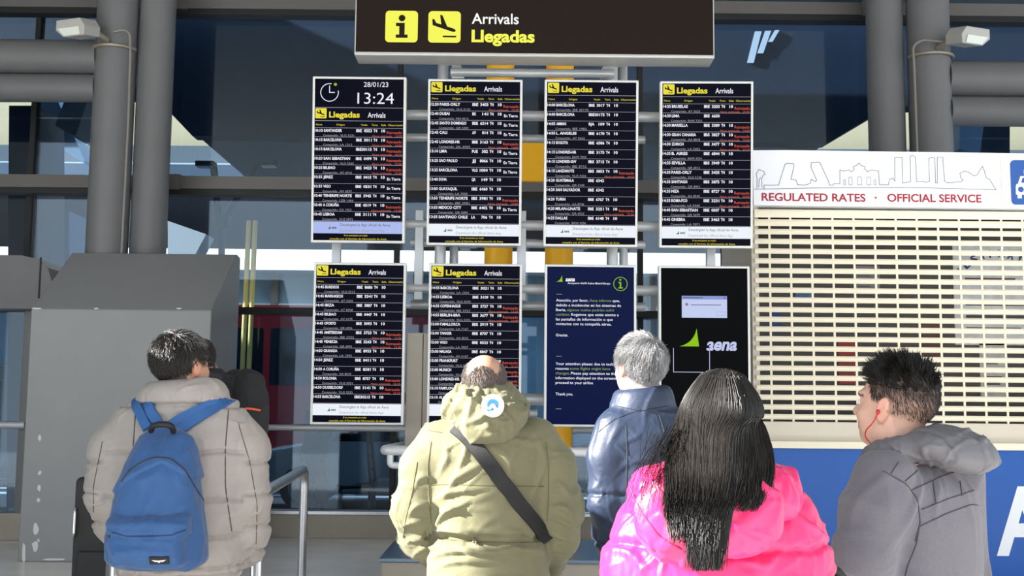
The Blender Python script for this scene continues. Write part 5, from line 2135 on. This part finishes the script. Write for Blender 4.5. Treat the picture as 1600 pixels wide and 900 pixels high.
b = MB(); surf_band(b, T_, [(384, 638), (394, 639), (407, 641)], .010, .003, mat('orange_trim', '#e2552c', .5), .002); b.build('orange_trim', bk)

# ============================================================ balding man in the olive parka
Y = 3.65
hd = Head(P(757, 606, Y), yaw=-3, pitch=9, s=.92)
J = dict(neck=P(757, 650, Y), sl=P(684, 696, Y), sr=P(840, 692, Y), el=P(650, 800, Y - .02), wl=P(690, 866, Y + .18), er=P(876, 800, Y - .02), wr=P(856, 866, Y + .18),
         pelvis=(P(762, 880, Y).x, Y + .02, .90), yaw=0, foot_l=(P(720, 880, Y).x, Y, 0), foot_r=(P(805, 880, Y).x, Y, 0))
base = hairline(-.85, -.05, .4)
bald = lambda d: base(d) & ~((d[:, 2] > .38 - .25 * np.clip(d[:, 1], 0, 1)) & (np.abs(d[:, 0]) < .72) & (d[:, 1] > -.72))
body = make_body('balding man in an olive green parka seen from behind in front of the lower screens', hd, J, (.52, .29, .20), hair_col(bald, (.15, .11, .09), .6))
dirs = hair_roots(2600, bald, 5)
pt = comb(hd, dirs, .016, crown_flow((0, -.04, .12), .4), 4, .006, .1, 7, clump=.4)
strands('hair', pt, .0008, mat('short_grey_brown_hair', (.12, .105, .095), .6), body)
legs(body, J, M_trs)
M_olive = mat('olive_cotton', '#6c6a4e', .78, var=.06, vscale=14, bump=.14, bscale=55, sheen=.15)
f = Field((P(580, 600, 4.0).x, 3.3, P(0, 938, Y).z), (P(940, 600, 4.0).x, 4.05, P(0, 585, Y).z), .0065)
f.stack(rows_px([(655, 758, 50, 0, .085), (672, 760, 84, 0, .115), (700, 762, 98, 0, .134), (760, 763, 98, 0, .142), (815, 763, 94, 0, .142), (845, 763, 90, 0, .138), (880, 763, 94, 0, .142), (935, 763, 96, 0, .148)], Y), 0, .05, 2.0, .03)
f.limb([P(690, 692, Y), P(664, 732, Y), P(648, 796, Y - .02), P(656, 838, Y + .05), P(690, 872, Y + .18)], [.073, .071, .066, .062, .050], .035)
f.limb([P(836, 690, Y), P(862, 732, Y), P(876, 796, Y - .02), P(874, 840, Y + .04), P(858, 880, Y + .15)], [.073, .071, .066, .060, .050], .035)
V, Q = f.mesh(2)
N = normals(V, Q)
cx = P(762, 750, Y).x
V = V + N * ((fbm(V * 5.5, 41, 2) - .5) * .022)[:, None]
V = px_folds(V, Q, [(672, 832, 762, 834, .0128, 0.031), (678, 820, 732, 780, .0112, 0.025), (684, 776, 752, 762, .0096, 0.020), (690, 802, 730, 790, .0080, 0.016), (698, 764, 748, 724, .0128, 0.020), (700, 700, 690, 740, .0128, 0.016),
    (728, 690, 716, 740, .0112, 0.014), (684, 864, 772, 862, .0104, 0.028), (690, 882, 760, 876, .0096, 0.022), (700, 850, 742, 856, .0080, 0.016), (780, 700, 800, 760, .0240, 0.012), (850, 700, 838, 770, .0144, 0.016),
    (780, 770, 846, 800, .0160, 0.012), (770, 862, 850, 858, .0128, 0.016), (640, 800, 670, 786, .0112, 0.022), (632, 820, 668, 812, .0096, 0.022), (640, 842, 676, 834, .0104, 0.023), (650, 862, 684, 850, .0096, 0.019), (650, 752, 676, 742, .0112, 0.016),
    (866, 790, 900, 806, .0112, 0.022), (862, 812, 900, 822, .0096, 0.020), (860, 836, 896, 842, .0104, 0.023), (858, 858, 890, 860, .0096, 0.019), (862, 756, 890, 768, .0128, 0.016)])
N = normals(V, Q)
V = creases(V, N, 130, .009, .008, .05, lambda c, g: (g.normal(0, 1), g.normal(0, .5), g.normal(0, .6)), 43)
N = normals(V, Q)
zw = P(763, 845, Y - .14).z
ar = np.clip((np.abs(V[:, 0] - cx) - .188) / .015, 0, 1)
N = normals(V, Q)
V = V + N * ((1 - ar) * (-.016 * np.exp(-((V[:, 2] - zw) / .014) ** 2) + np.exp(-((V[:, 2] - zw) / .05) ** 2) * (vnoise(V * np.array((40, 40, 14)), 51) - .5) * .014))[:, None]
np_mesh('parka', V, Q, M_olive, body)
T_gm = bvh(V, Q)
b = MB()
for pts in ([(674, 690), (668, 730), (670, 770), (674, 818)], [(853, 690), (857, 735), (857, 775), (855, 814)], [(652, 722), (644, 770), (634, 810), (630, 840)], [(686, 842), (730, 846), (800, 848), (850, 847)], [(674, 757), (710, 757), (760, 759), (850, 760)], [(668, 672), (690, 676)]):
    surf_cord(b, T_gm, pts, .0020, mat('olive_seam', '#5a5636', .8), .0)
b.build('parka_seams', body, smooth=True)
# hood lying on the back
f = Field((P(680, 600, 3.7).x, 3.3, P(0, 715, 3.5).z), (P(860, 600, Y).x, 3.85, P(0, 575, Y).z), .005)
RC = rotm(0)
f.limb(ring_pts(P(760, 646, Y + .01), .090, .082, RC, -200, 20, 22, lambda t: .045 * math.sin(math.pi * t)), [.033] * 22, .03)
f.ell(P(765, 646, Y - .105), (.108, .069, .060), rotm(0, 0, 4), .03)
f.ell(P(762, 667, Y - .128), (.080, .055, .053), None, .04)
f.ell(P(757, 600, Y + .03), (.068, .078, .068), None, .02, 'sub')
V, Q = f.mesh(2)
N = normals(V, Q)
V = V + N * ((fbm(V * 9, 61, 2) - .5) * .03)[:, None]
V = creases(V, normals(V, Q), 60, .017, .010, .045, lambda c, g: g.normal(size=3), 63)
V = creases(V, normals(V, Q), 70, .008, .006, .03, lambda c, g: g.normal(size=3), 64)
np_mesh('hood', V, Q, M_olive, body)
T_h = bvh(V, Q)
a, n_ = onto(T_h, 770, 635, .004)
b = MB()
n2 = (n_ * .5 + Vector((0, -1, .1)) * .5).normalized()
U_ = (Vector((1, 0, 0)) - n2 * n2.x).normalized()
D_ = n2.cross(U_)
if D_.z > 0: D_ = -D_
fc = Face(a - U_ * .035 - D_ * .035 + n2 * .012, U_, D_, .070, .070)
if fc.N.dot(n2) < 0: fc.N = -fc.N
b.cyl(fc.at(.5, .5, -.02), fc.at(.5, .5, .0), .035, mat('badge_white', '#eef0f2', .45), 28)
ring(b, fc, .5, .5, .027, .029, mat('badge_grey', '#b9bec6', .5), lift=.0015)
mbl = mat('badge_blue', '#2f6db0', .5)
ring(b, fc, .5, .47, 0, .018, mbl, lift=.0015)
flat(b, fc, [(.30, .62), (.44, .44), (.56, .44), (.72, .68), (.58, .72), (.48, .58), (.40, .72)], MATS['badge_white'], .003)
flat(b, fc, [(.22, .70), (.38, .66), (.46, .74), (.30, .78)], mbl, .0025)
b.build('round_badge', body)
# shoulder bag worn across the back
cb = thing('crossbody_bag', 'black crossbody bag with a wide strap across the olive parka', 'bag', P(862, 850, Y + .1))
b = MB(); surf_band(b, T_gm, [(712, 668), (735, 688), (765, 726), (795, 766), (825, 804), (848, 834), (856, 846)], .047, .006, mat('black_webbing', '#090a0c', .6, bump=.3, bscale=600), .006, 36); b.build('strap', cb, smooth=True)
b = MB(); x = P(862, 850, Y + .24).x; b.bb((x - .13, 4.27, P(862, 900, Y + .18).z), (x + .02, 4.36, P(862, 845, Y + .18).z), M_nylon); b.build('bag_body', cb, bevel=.02)

# ============================================================ grey haired man in the navy jacket
Y = 4.4
hd = Head(P(999, 572, Y), yaw=28, pitch=4, s=1.03)
J = dict(neck=P(1006, 622, Y), sl=P(955, 676, Y - .06), sr=P(1072, 690, Y + .05), el=P(945, 780, Y - .08), wl=P(962, 850, Y + .12), er=P(1100, 780, Y + .06), wr=P(1090, 860, Y + .2),
         pelvis=(P(1020, 880, Y).x, Y, .95), yaw=12, foot_l=(P(985, 880, Y).x, Y, 0), foot_r=(P(1060, 880, Y).x, Y + .05, 0))
msk = hairline(-.88, -.25, .45)
body = make_body('grey haired man in a navy quilted jacket looking at the navy notice screen', hd, J, (.50, .28, .20), hair_col(msk, (.22, .22, .22)))
# silver hair, darker towards the nape
def silver(n, ln, lift, curl, seed, rr, cl):
    d = hair_roots(n, msk, seed)
    p_ = comb(hd, d, ln, crown_flow((.015, -.075, .09), .35), 8, lift, curl, seed, clump=cl)
    return p_, d
p1, d1 = silver(5200, .062, .022, .35, 9, .001, .8)
N_, K_ = p1.shape[:2]
o = strands('hair', p1, rng.uniform(.0007, .0013, N_), M_hgrey, body)
lc = hd.loc(p1.reshape(-1, 3)).reshape(N_, K_, 3)
tone = .09 + .42 * np.clip(vnoise(lc[:, 2] * 38, 3), 0, 1) * rng.uniform(.6, 1.3, N_)
tone = np.where(lc[:, 0, 2] < -.015, tone * .6, tone)
cc = np.repeat(tone, K_ * 3)
at = o.data.color_attributes.new('Col', 'FLOAT_COLOR', 'POINT')
at.data.foreach_set('color', np.stack([cc, cc, cc * 1.02, np.ones_like(cc)], 1).astype(np.float32).ravel())
legs(body, J, M_trs)
M_nvy = mat('navy_jacket_fabric', '#243047', .52, var=.05, vscale=18, bump=.12, bscale=60)
f = Field((P(900, 600, Y).x, Y - .45, P(0, 930, Y).z), (P(1140, 600, Y).x, Y + .5, P(0, 585, Y).z), .007)
f.stack(rows_px([(628, 1006, 40, 0, .09), (648, 1010, 66, 0, .12), (680, 1015, 84, 0, .145), (740, 1018, 86, 0, .155), (820, 1020, 84, 0, .155), (928, 1020, 84, 0, .155)], Y), 12, .05, 2.3, .03)
f.limb([P(962, 674, Y - .05), P(950, 715, Y - .07), P(948, 785, Y - .08), P(952, 835, Y), P(966, 868, Y + .12)], [.082, .076, .066, .060, .05], .035)
f.limb([P(1072, 668, Y + .05), P(1092, 715, Y + .06), P(1098, 785, Y + .06), P(1092, 860, Y + .18)], [.082, .076, .066, .05], .035)
cr = ring_pts(P(1004, 618, Y + .005), .088, .080, rotm(20), 0, 360, 24, lambda t: .010 * math.cos(6.28 * t))
f.limb(cr, [.026] * 24, .02)
f.limb([p + np.array((0, 0, -.035)) for p in cr], [.034] * 24, .02)
f.ell(P(1004, 596, Y + .01), (.066, .058, .055), None, .012, 'sub')
V, Q = f.mesh(2)
N = normals(V, Q)
V = creases(V, N, 90, .007, .010, .06, lambda c, g: (g.normal(0, 1), g.normal(0, .5), g.normal(0, .8)), 71)
V = creases(V, normals(V, Q), 80, .004, .006, .03, lambda c, g: g.normal(size=3), 72)
V = quilt(V, normals(V, Q), [P(0, y, Y - .1).z for y in (762, 842)], .008, .010, .008, 75)
np_mesh('jacket', V, Q, M_nvy, body)
T_gh = bvh(V, Q)
b = MB()
for pts in ([(1000, 640), (960, 655), (935, 675)], [(978, 665), (980, 710), (978, 790)], [(962, 634), (1000, 642), (1044, 634)], [(1030, 648), (1045, 700), (1050, 760)]):
    surf_cord(b, T_gh, pts, .002, mat('navy_seam', '#1a2334', .7), .0)
b.build('jacket_seams', body, smooth=True)

# ============================================================ man in the charcoal jacket at the right
Y = 3.1
hd = Head(P(1399, 634, Y), yaw=45, pitch=8, roll=-2, s=1.04)
mid = np.array(P(1438, 748, Y))
RB = rotm(36)
sL, sR = mid + RB @ np.array((-.175, 0, .0)), mid + RB @ np.array((.155, 0, 0))
J = dict(neck=P(1412, 708, Y), sl=sL, sr=sR, el=P(1352, 866, 2.95), wl=P(1326, 930, 3.12), er=sR + np.array((.03, .05, -.29)), wr=sR + np.array((-.10, .16, -.48)),
         pelvis=(P(1430, 900, Y).x, Y, .92), yaw=36, foot_l=(P(1385, 900, Y).x, Y - .04, 0), foot_r=(P(1480, 900, Y).x, Y + .08, 0))
msk = hairline(-.86, -.20, .42)
def fade(p):
    d = (p - SK_C) / SK_R
    r = np.linalg.norm(d, axis=1); d = d / r[:, None]
    t = np.clip((d[:, 2] + .75) / .9, 0, 1)
    return (msk(d) & (r > .93) & (np.abs(p[:, 0]) < .081)) * (.12 + .72 * t), (.022, .018, .017)
body = make_body('man with short spiky black hair in a charcoal hooded jacket by the taxi booth', hd, J, (.60, .36, .27), fade, res=.005)
top = lambda d: msk(d) & (d[:, 2] > .22)
dirs = hair_roots(3600, top, 12)
g = np.random.default_rng(4)
root = SK_C + dirs * SK_R
nn = dirs / SK_R; nn /= np.linalg.norm(nn, axis=1)[:, None]
dr = nn * .8 + np.array((0, .35, .35)) + (np.stack([vnoise(root * 60, 5), vnoise(root * 60, 6), vnoise(root * 60, 7)], 1) - .5) * 1.5
dr /= np.linalg.norm(dr, axis=1)[:, None]
LL = (.012 + .026 * np.clip((dirs[:, 2] - .22) / .5, 0, 1)) * g.uniform(.7, 1.25, len(dirs))
kk = np.linspace(0, 1, 5)
pt = root[:, None, :] + dr[:, None, :] * (LL[:, None, None] * kk[None, :, None]) + np.array((0, .004, -.002)) * (kk ** 2)[None, :, None]
strands('hair', hd.w(pt.reshape(-1, 3)).reshape(pt.shape), g.uniform(.0008, .0013, len(dirs)), M_hblack, body)
side = lambda d: msk(d) & (d[:, 2] <= .30)
dirs = hair_roots(3000, side, 13)
pt = comb(hd, dirs, .007 + .008 * np.clip(dirs[:, 2] + .6, 0, 1), crown_flow((0, .02, .12), .5), 3, .004, .1, 14, clump=.3)
strands('cropped_hair', pt, .00042, M_hblack, body)
legs(body, J, M_trs)
M_char = mat('charcoal_wool', '#67636a', .85, var=.08, vscale=160, bump=.25, bscale=260, sheen=.2)
M_charq = mat('charcoal_quilted', '#676569', .55, var=.05, vscale=30, bump=.1, bscale=90)
f = Field((P(1270, 600, Y).x, 2.7, .88), (P(1580, 600, Y).x, 3.5, P(0, 690, Y).z), .0055)
rows_m = [(P(0, y, Y).z, P(x, y, Y).x, Y + dy, a, b_) for y, x, a, b_, dy in ((706, 1414, .075, .08, 0), (728, 1423, .145, .11, 0), (750, 1428, .185, .13, 0), (800, 1432, .190, .145, 0), (860, 1432, .190, .150, 0), (930, 1430, .188, .15, 0), (1050, 1428, .20, .155, 0))]
f.stack(rows_m, 36, .04, 2.3, .03)
f.limb([sL + np.array((.01, 0, .0)), P(1366, 800, 2.97), P(1350, 866, 2.95), P(1334, 930, 3.06), P(1326, 980, 3.2)], [.085, .082, .074, .062, .05], .03)
f.limb([sR, J['er'], J['wr']], [.085, .072, .05], .03)
V, Q = f.mesh(2)
N = normals(V, Q)
V = creases(V, N, 60, .008, .016, .08, lambda c, g: (g.normal(0, .6), g.normal(0, .4), g.normal(0, 1)), 81)
np_mesh('jacket', V, Q, M_char, body)
T_rm = bvh(V, Q)
b = MB()
ms = mat('charcoal_seam', '#3f3d42', .8)
for pts in ([(1380, 736), (1416, 756), (1434, 780), (1438, 816), (1430, 846)], [(1438, 822), (1480, 802), (1518, 788), (1530, 790)], [(1440, 796), (1480, 780), (1522, 766)], [(1424, 766), (1470, 745), (1500, 735)],
            [(1458, 752), (1462, 786)], [(1500, 752), (1503, 775)], [(1438, 815), (1432, 850), (1418, 885), (1410, 920)], [(1392, 740), (1404, 722)], [(1414, 752), (1434, 735)]):
    surf_cord(b, T_rm, pts, .0018, ms, .0)
b.build('jacket_seams', body, smooth=True)
# hood
f = Field((P(1330, 600, Y).x, 2.68, P(0, 770, Y).z), (P(1570, 600, Y).x, 3.4, P(0, 640, Y).z), .0045)
nkc = np.array(P(1414, 706, Y))
f.limb(ring_pts(nkc, .100, .092, RB, -200, 40, 26, lambda t: .030 * math.sin(math.pi * t) - .012), [.030] * 26, .02)
f.ell(nkc + RB @ np.array((.01, -.125, .022)), (.118, .088, .052), RB @ rotm(0, 12, 0), .03)
f.ell(nkc + RB @ np.array((.03, -.175, -.004)), (.105, .060, .044), RB @ rotm(0, 20, 0), .03)
f.limb([nkc + RB @ np.array((-.10, -.02, -.02)), nkc + RB @ np.array((-.095, .05, -.045)), nkc + RB @ np.array((-.05, .095, -.06))], [.028, .028, .025], .02)
f.ell(nkc + np.array((-.01, 0, .055)), (.072, .072, .065), None, .015, 'sub')
V, Q = f.mesh(2)
N = normals(V, Q)
V = creases(V, N, 80, .007, .008, .035, lambda c, g: g.normal(size=3), 85)
lx = (V - nkc) @ RB
V = V - N * (.007 * np.exp(-((np.mod(lx[:, 0] + .03, .085) - .0425) / .005) ** 2) * (lx[:, 1] < -.03))[:, None]
np_mesh('hood', V, Q, M_charq, body)
# red earphone wire
b = MB()
wp = [hd.w((-.088, .004, -.020)), hd.w((-.092, .012, -.045)), hd.w((-.092, .030, -.065)), hd.w((-.085, .035, -.085)), hd.w((-.075, .015, -.105)), hd.w((-.072, -.010, -.112))]
b.tube(dense([list(p) for p in wp], 20), .0018, mat('red_cable', '#c0202c', .4), 8)
b.ell(hd.w((-.086, .003, -.014)), (.006, .006, .007), MATS['red_cable'], 10)
props(b.build('earphone', origin=wp[0], smooth=True), 'thin red earphone wire at the ear of the spiky haired man', 'earphone')

# ============================================================ woman in the pink jacket
Y = 2.45
hd = Head(P(1124, 672, Y), yaw=6, pitch=8, s=.97)
J = dict(neck=P(1118, 752, Y), sl=P(1010, 830, Y), sr=P(1232, 815, Y), el=P(985, 985, 2.44), wl=P(1040, 1060, 2.62), er=P(1262, 985, 2.44), wr=P(1210, 1060, 2.62),
         pelvis=(P(1118, 900, Y).x, Y + .02, .88), yaw=0, foot_l=(P(1060, 900, Y).x, Y, 0), foot_r=(P(1175, 900, Y).x, Y, 0))
body = make_body('woman with long straight black hair in a bright pink puffer jacket', hd, J, (.58, .35, .26), hair_col(hairline(-.95, -.3, .42), (.014, .012, .011)), res=.0055)
legs(body, J, mat('black_leggings', '#17171b', .8))
M_pink = mat('pink_puffer_fabric', '#e2256a', .40, var=.04, vscale=12, bump=.10, bscale=55, sheen=.1)
f = Field((P(910, 600, Y).x, 2.08, .78), (P(1340, 600, Y).x, 2.85, P(0, 725, Y).z), .0055)
f.stack(rows_px([(762, 1118, 62, 0, .085), (785, 1118, 105, 0, .11), (820, 1118, 138, 0, .13), (880, 1118, 150, 0, .145), (960, 1118, 150, 0, .15), (1090, 1118, 150, 0, .15)], Y), 0, .05, 2.4, .03)
f.limb([P(1018, 828, Y), P(1000, 880, Y), P(996, 985, 2.44), P(1010, 1030, 2.52), P(1048, 1065, 2.62)], [.080, .076, .070, .06, .048], .03)
f.limb([P(1222, 818, Y), P(1240, 870, Y), P(1252, 985, 2.44), P(1240, 1030, 2.52), P(1204, 1065, 2.62)], [.080, .076, .070, .06, .048], .03)
V, Q = f.mesh(2)
N = normals(V, Q)
V = quilt(V, N, [P(0, y, 2.35).z for y in (846, 918, 990, 1060)], .009, .010, .012, 91)
N = normals(V, Q)
V = creases(V, N, 140, .008, .009, .045, lambda c, g: (g.normal(0, 1), g.normal(0, .5), g.normal(0, .6)), 93)
np_mesh('jacket', V, Q, M_pink, body)
T_pw = bvh(V, Q)
f = Field((P(930, 600, 2.2).x, 2.05, P(0, 915, 2.2).z), (P(1310, 600, Y).x, 2.7, P(0, 690, Y).z), .005)
nkc = np.array(P(1118, 776, Y))
f.limb(ring_pts(nkc, .128, .105, rotm(0), -205, 25, 26, lambda t: .022 * math.sin(math.pi * t)), [.042] * 26, .03)
f.ell(P(1066, 806, 2.275), (.098, .055, .098), rotm(0, 0, 14), .04)
f.ell(P(1150, 805, 2.27), (.095, .050, .085), None, .04)
f.ell(P(1205, 775, 2.36), (.062, .055, .036), rotm(0, 0, 25), .03)
f.ell(P(1118, 735, Y), (.085, .075, .06), None, .02, 'sub')
V, Q = f.mesh(2)
N = normals(V, Q)
V = creases(V, N, 90, .008, .011, .05, lambda c, g: (g.normal(0, .6), g.normal(0, .5), g.normal(0, 1)), 95)
V = creases(V, normals(V, Q), 80, .005, .006, .03, lambda c, g: g.normal(size=3), 96)
np_mesh('hood', V, Q, M_pink, body)
T_ph = bvh(V, Q)
b = MB()
surf_cord(b, T_ph, [(985, 762), (1002, 800), (1030, 838), (1070, 862), (1120, 868)], .002, mat('pink_seam', '#b31650', .6), .0)
b.build('hood_seam', body, smooth=True)

# long straight hair
g = np.random.default_rng(21)
Nh = 5200
u = np.clip(g.normal(0, .62, Nh), -1, 1) * 1.0
u = np.where(g.random(Nh) < .6, g.uniform(-1, 1, Nh), u)
lay = g.random(Nh)                       # 0 inner .. 1 outer layer
def px_mass(py, uu):
    lv = np.array([(640, 1124, 68), (700, 1127, 86), (740, 1128, 88), (770, 1125, 82), (800, 1110, 70), (830, 1111, 60), (860, 1110, 54), (890, 1110, 46)], float)
    c = np.interp(py, lv[:, 0], lv[:, 1]); h_ = np.interp(py, lv[:, 0], lv[:, 2])
    return c + h_ * uu
paths = []
pyl = np.array([645, 672, 700, 728, 755, 780, 805, 830, 858, 886.])
top_n = 8
for i in range(Nh):
    az = math.radians(-90) + u[i] * math.radians(112)           # -90 deg = straight back
    t0 = math.radians(g.uniform(1, 30))
    sp = []
    for k in range(top_n):
        th = t0 + (math.radians(96) - t0) * k / (top_n - 1)
        lf = .009 + .014 * lay[i]
        d = np.array((math.sin(th) * math.cos(az), math.sin(th) * math.sin(az), math.cos(th)))
        q = SK_C + d * (SK_R + lf)
        q[1] += .0
        sp.append(hd.w(q))
    # end height: right hand strands pass forward over the shoulder
    end = 893 - 115 * g.random() ** 1.5
    if u[i] > .42: end = g.uniform(745, 800)
    if u[i] < -.6: end = g.uniform(760, 850)
    clump = (vnoise(np.array([[u[i] * 9, 1.3, 2.2]]), 7)[0] - .5)
    ys = np.r_[pyl[pyl < end - 4], end]
    uu = u[i] * (1 - .25 * max(0, abs(u[i]) - .6))
    j2 = g.normal(0, .02); fly = g.normal(0, 1)
    for py in ys:
        w_ = (py - 645) / 240
        dep = np.interp(py, [645, 700, 740, 780, 830, 890], [2.318, 2.285, 2.215, 2.160, 2.145, 2.145])
        side = abs(uu) ** 2
        dep += side * np.interp(py, [645, 700, 760, 890], [.105, .12, .10, .04] if uu > 0 else [.105, .06, .0, .0]) - .012 * lay[i]
        px_ = px_mass(py, uu * (1 + j2)) + clump * 22 * w_ + fly * 5 * w_ * w_ + 3 * math.sin(py / 23 + i)
        if u[i] < -.35: px_ -= 14 * (-u[i] - .35) * w_ * 1.3
        sp.append(np.array(P(px_, py, dep)))
    paths.append(dense([list(q) for q in sp], 16))
pt = np.array(paths)
# loose strands blown to the left
loose = []
for i in range(90):
    a = g.random()
    x0_, y0_ = 1050 + 20 * g.normal(), 660 + 40 * a
    ex, ey = 1015 + 25 * g.normal() - 5, 770 + 50 * g.random()
    q = [P(x0_, y0_, 2.34), P((x0_ + ex) / 2 - 4 + 4 * g.normal(), (y0_ + ey) / 2 - 8, 2.25), P(ex, ey, 2.18)]
    loose.append(dense([list(k) for k in q], 16))
pt = np.concatenate([pt, np.array(loose)])
for _ in range(2):
    pt[:, 1:-1] = (pt[:, :-2] + 2 * pt[:, 1:-1] + pt[:, 2:]) / 4
strands('hair', pt, np.r_[g.uniform(.0008, .0016, Nh), g.uniform(.0004, .0007, len(pt) - Nh)], M_hblack, body, taper=.3)
# dense inner body of the same hair
f = Field((P(1000, 600, Y).x, 2.1, P(0, 870, 2.2).z), (P(1250, 600, Y).x, 2.62, P(0, 565, Y).z), .006)
f.ell(hd.w(SK_C + np.array((0, -.006, .002))), np.array(SK_R) + .001, hd.R, .01)
f.ell(hd.w((0, .10, -.02)), (.075, .07, .12), hd.R, .02, 'sub')
f.limb([P(1120, 680, 2.43), P(1118, 735, 2.375), P(1110, 780, 2.29)], [.070, .070, .045], .03)
f.limb([P(1085, 700, 2.43), P(1085, 745, 2.36), P(1085, 800, 2.265), P(1095, 840, 2.225)], [.05, .05, .035, .018], .03)
f.limb([P(1150, 690, 2.44), P(1162, 735, 2.40), P(1168, 755, 2.37)], [.05, .045, .03], .03)
V, Q = f.mesh(2)
np_mesh('inner_hair', V, Q, mat('inner_black_hair', (.010, .009, .008), .75, spec=.2), body)
# black strap at her right hip side
hb = thing('handbag', 'black handbag strap end at the right elbow of the woman in pink', 'bag', P(1300, 905, 2.5))
b = MB(); b.tube(arc_path([P(1292, 888, 2.52), P(1306, 892, 2.52), P(1318, 905, 2.53), P(1322, 940, 2.54)], .03), .012, M_black, 12); b.build('strap', hb, smooth=True)
b = MB(); c = P(1322, 1000, 2.54); b.box(c, (.10, .16, .20), M_nylon); b.build('bag_body', hb, bevel=.03)

# ============================================================ people beyond the glass
def bystander(label, px, Yq, yaw, coat, hgt=1.0, hairm=None):
    x = P(px, 600, Yq).x
    z0 = -.02
    hd = Head((x, Yq, 1.60 * hgt), yaw=yaw, s=.98)
    R = rotm(yaw)
    o = np.array((x, Yq, 0))
    W = lambda a, b_, c: o + R @ np.array((a, b_, c * hgt))
    J = dict(neck=W(0, -.02, 1.47), sl=W(-.18, 0, 1.40), sr=W(.18, 0, 1.40), el=W(-.23, -.03, 1.12), wl=W(-.23, .05, .88), er=W(.23, -.03, 1.12), wr=W(.23, .06, .88), pelvis=W(0, 0, .93), yaw=yaw, foot_l=W(-.10, .10, 0), foot_r=W(.10, -.10, 0))
    msk = hairline(-.85, -.05, .5)
    bd = make_body(label, hd, J, (.45, .27, .19), hair_col(msk, (.03, .025, .02)), res=.010, group='people beyond the glass')
    strands('hair', comb(hd, hair_roots(900, msk, 3), .04, crown_flow(), 4, .012, .2, 2), .0022, M_hdark, bd)
    legs(bd, J, M_trs, .012)
    f = Field(o + np.array((-.45, -.4, .80 * hgt)), o + np.array((.45, .4, 1.6 * hgt)), .012)
    f.stack([(1.49 * hgt, x, Yq, .08, .08), (1.43 * hgt, x, Yq, .17, .11), (1.25 * hgt, x, Yq, .205, .14), (1.0 * hgt, x, Yq, .195, .14), (.84 * hgt, x, Yq, .205, .15)], yaw, .04)
    for s_ in 'lr':
        f.limb([J['s' + s_], J['e' + s_], J['w' + s_]], [.075, .065, .05], .04)
    V, Q = f.mesh(2)
    V = V + normals(V, Q) * ((ridge(V * np.array((8, 8, 13)), 7) - .4) * .014)[:, None]
    np_mesh('coat', V, Q, coat, bd)


bystander('person in dark clothes walking behind the glass under the lower left screen', 497, 15.6, 70, M_nvy)
bystander('person in a brown coat behind the glass right of the trolley', 655, 15.3, -60, mat('brown_coat', '#4a3a30', .8))
bystander('distant person in a dark coat on the far side of the road', 464, 40.0, -80, M_blk)
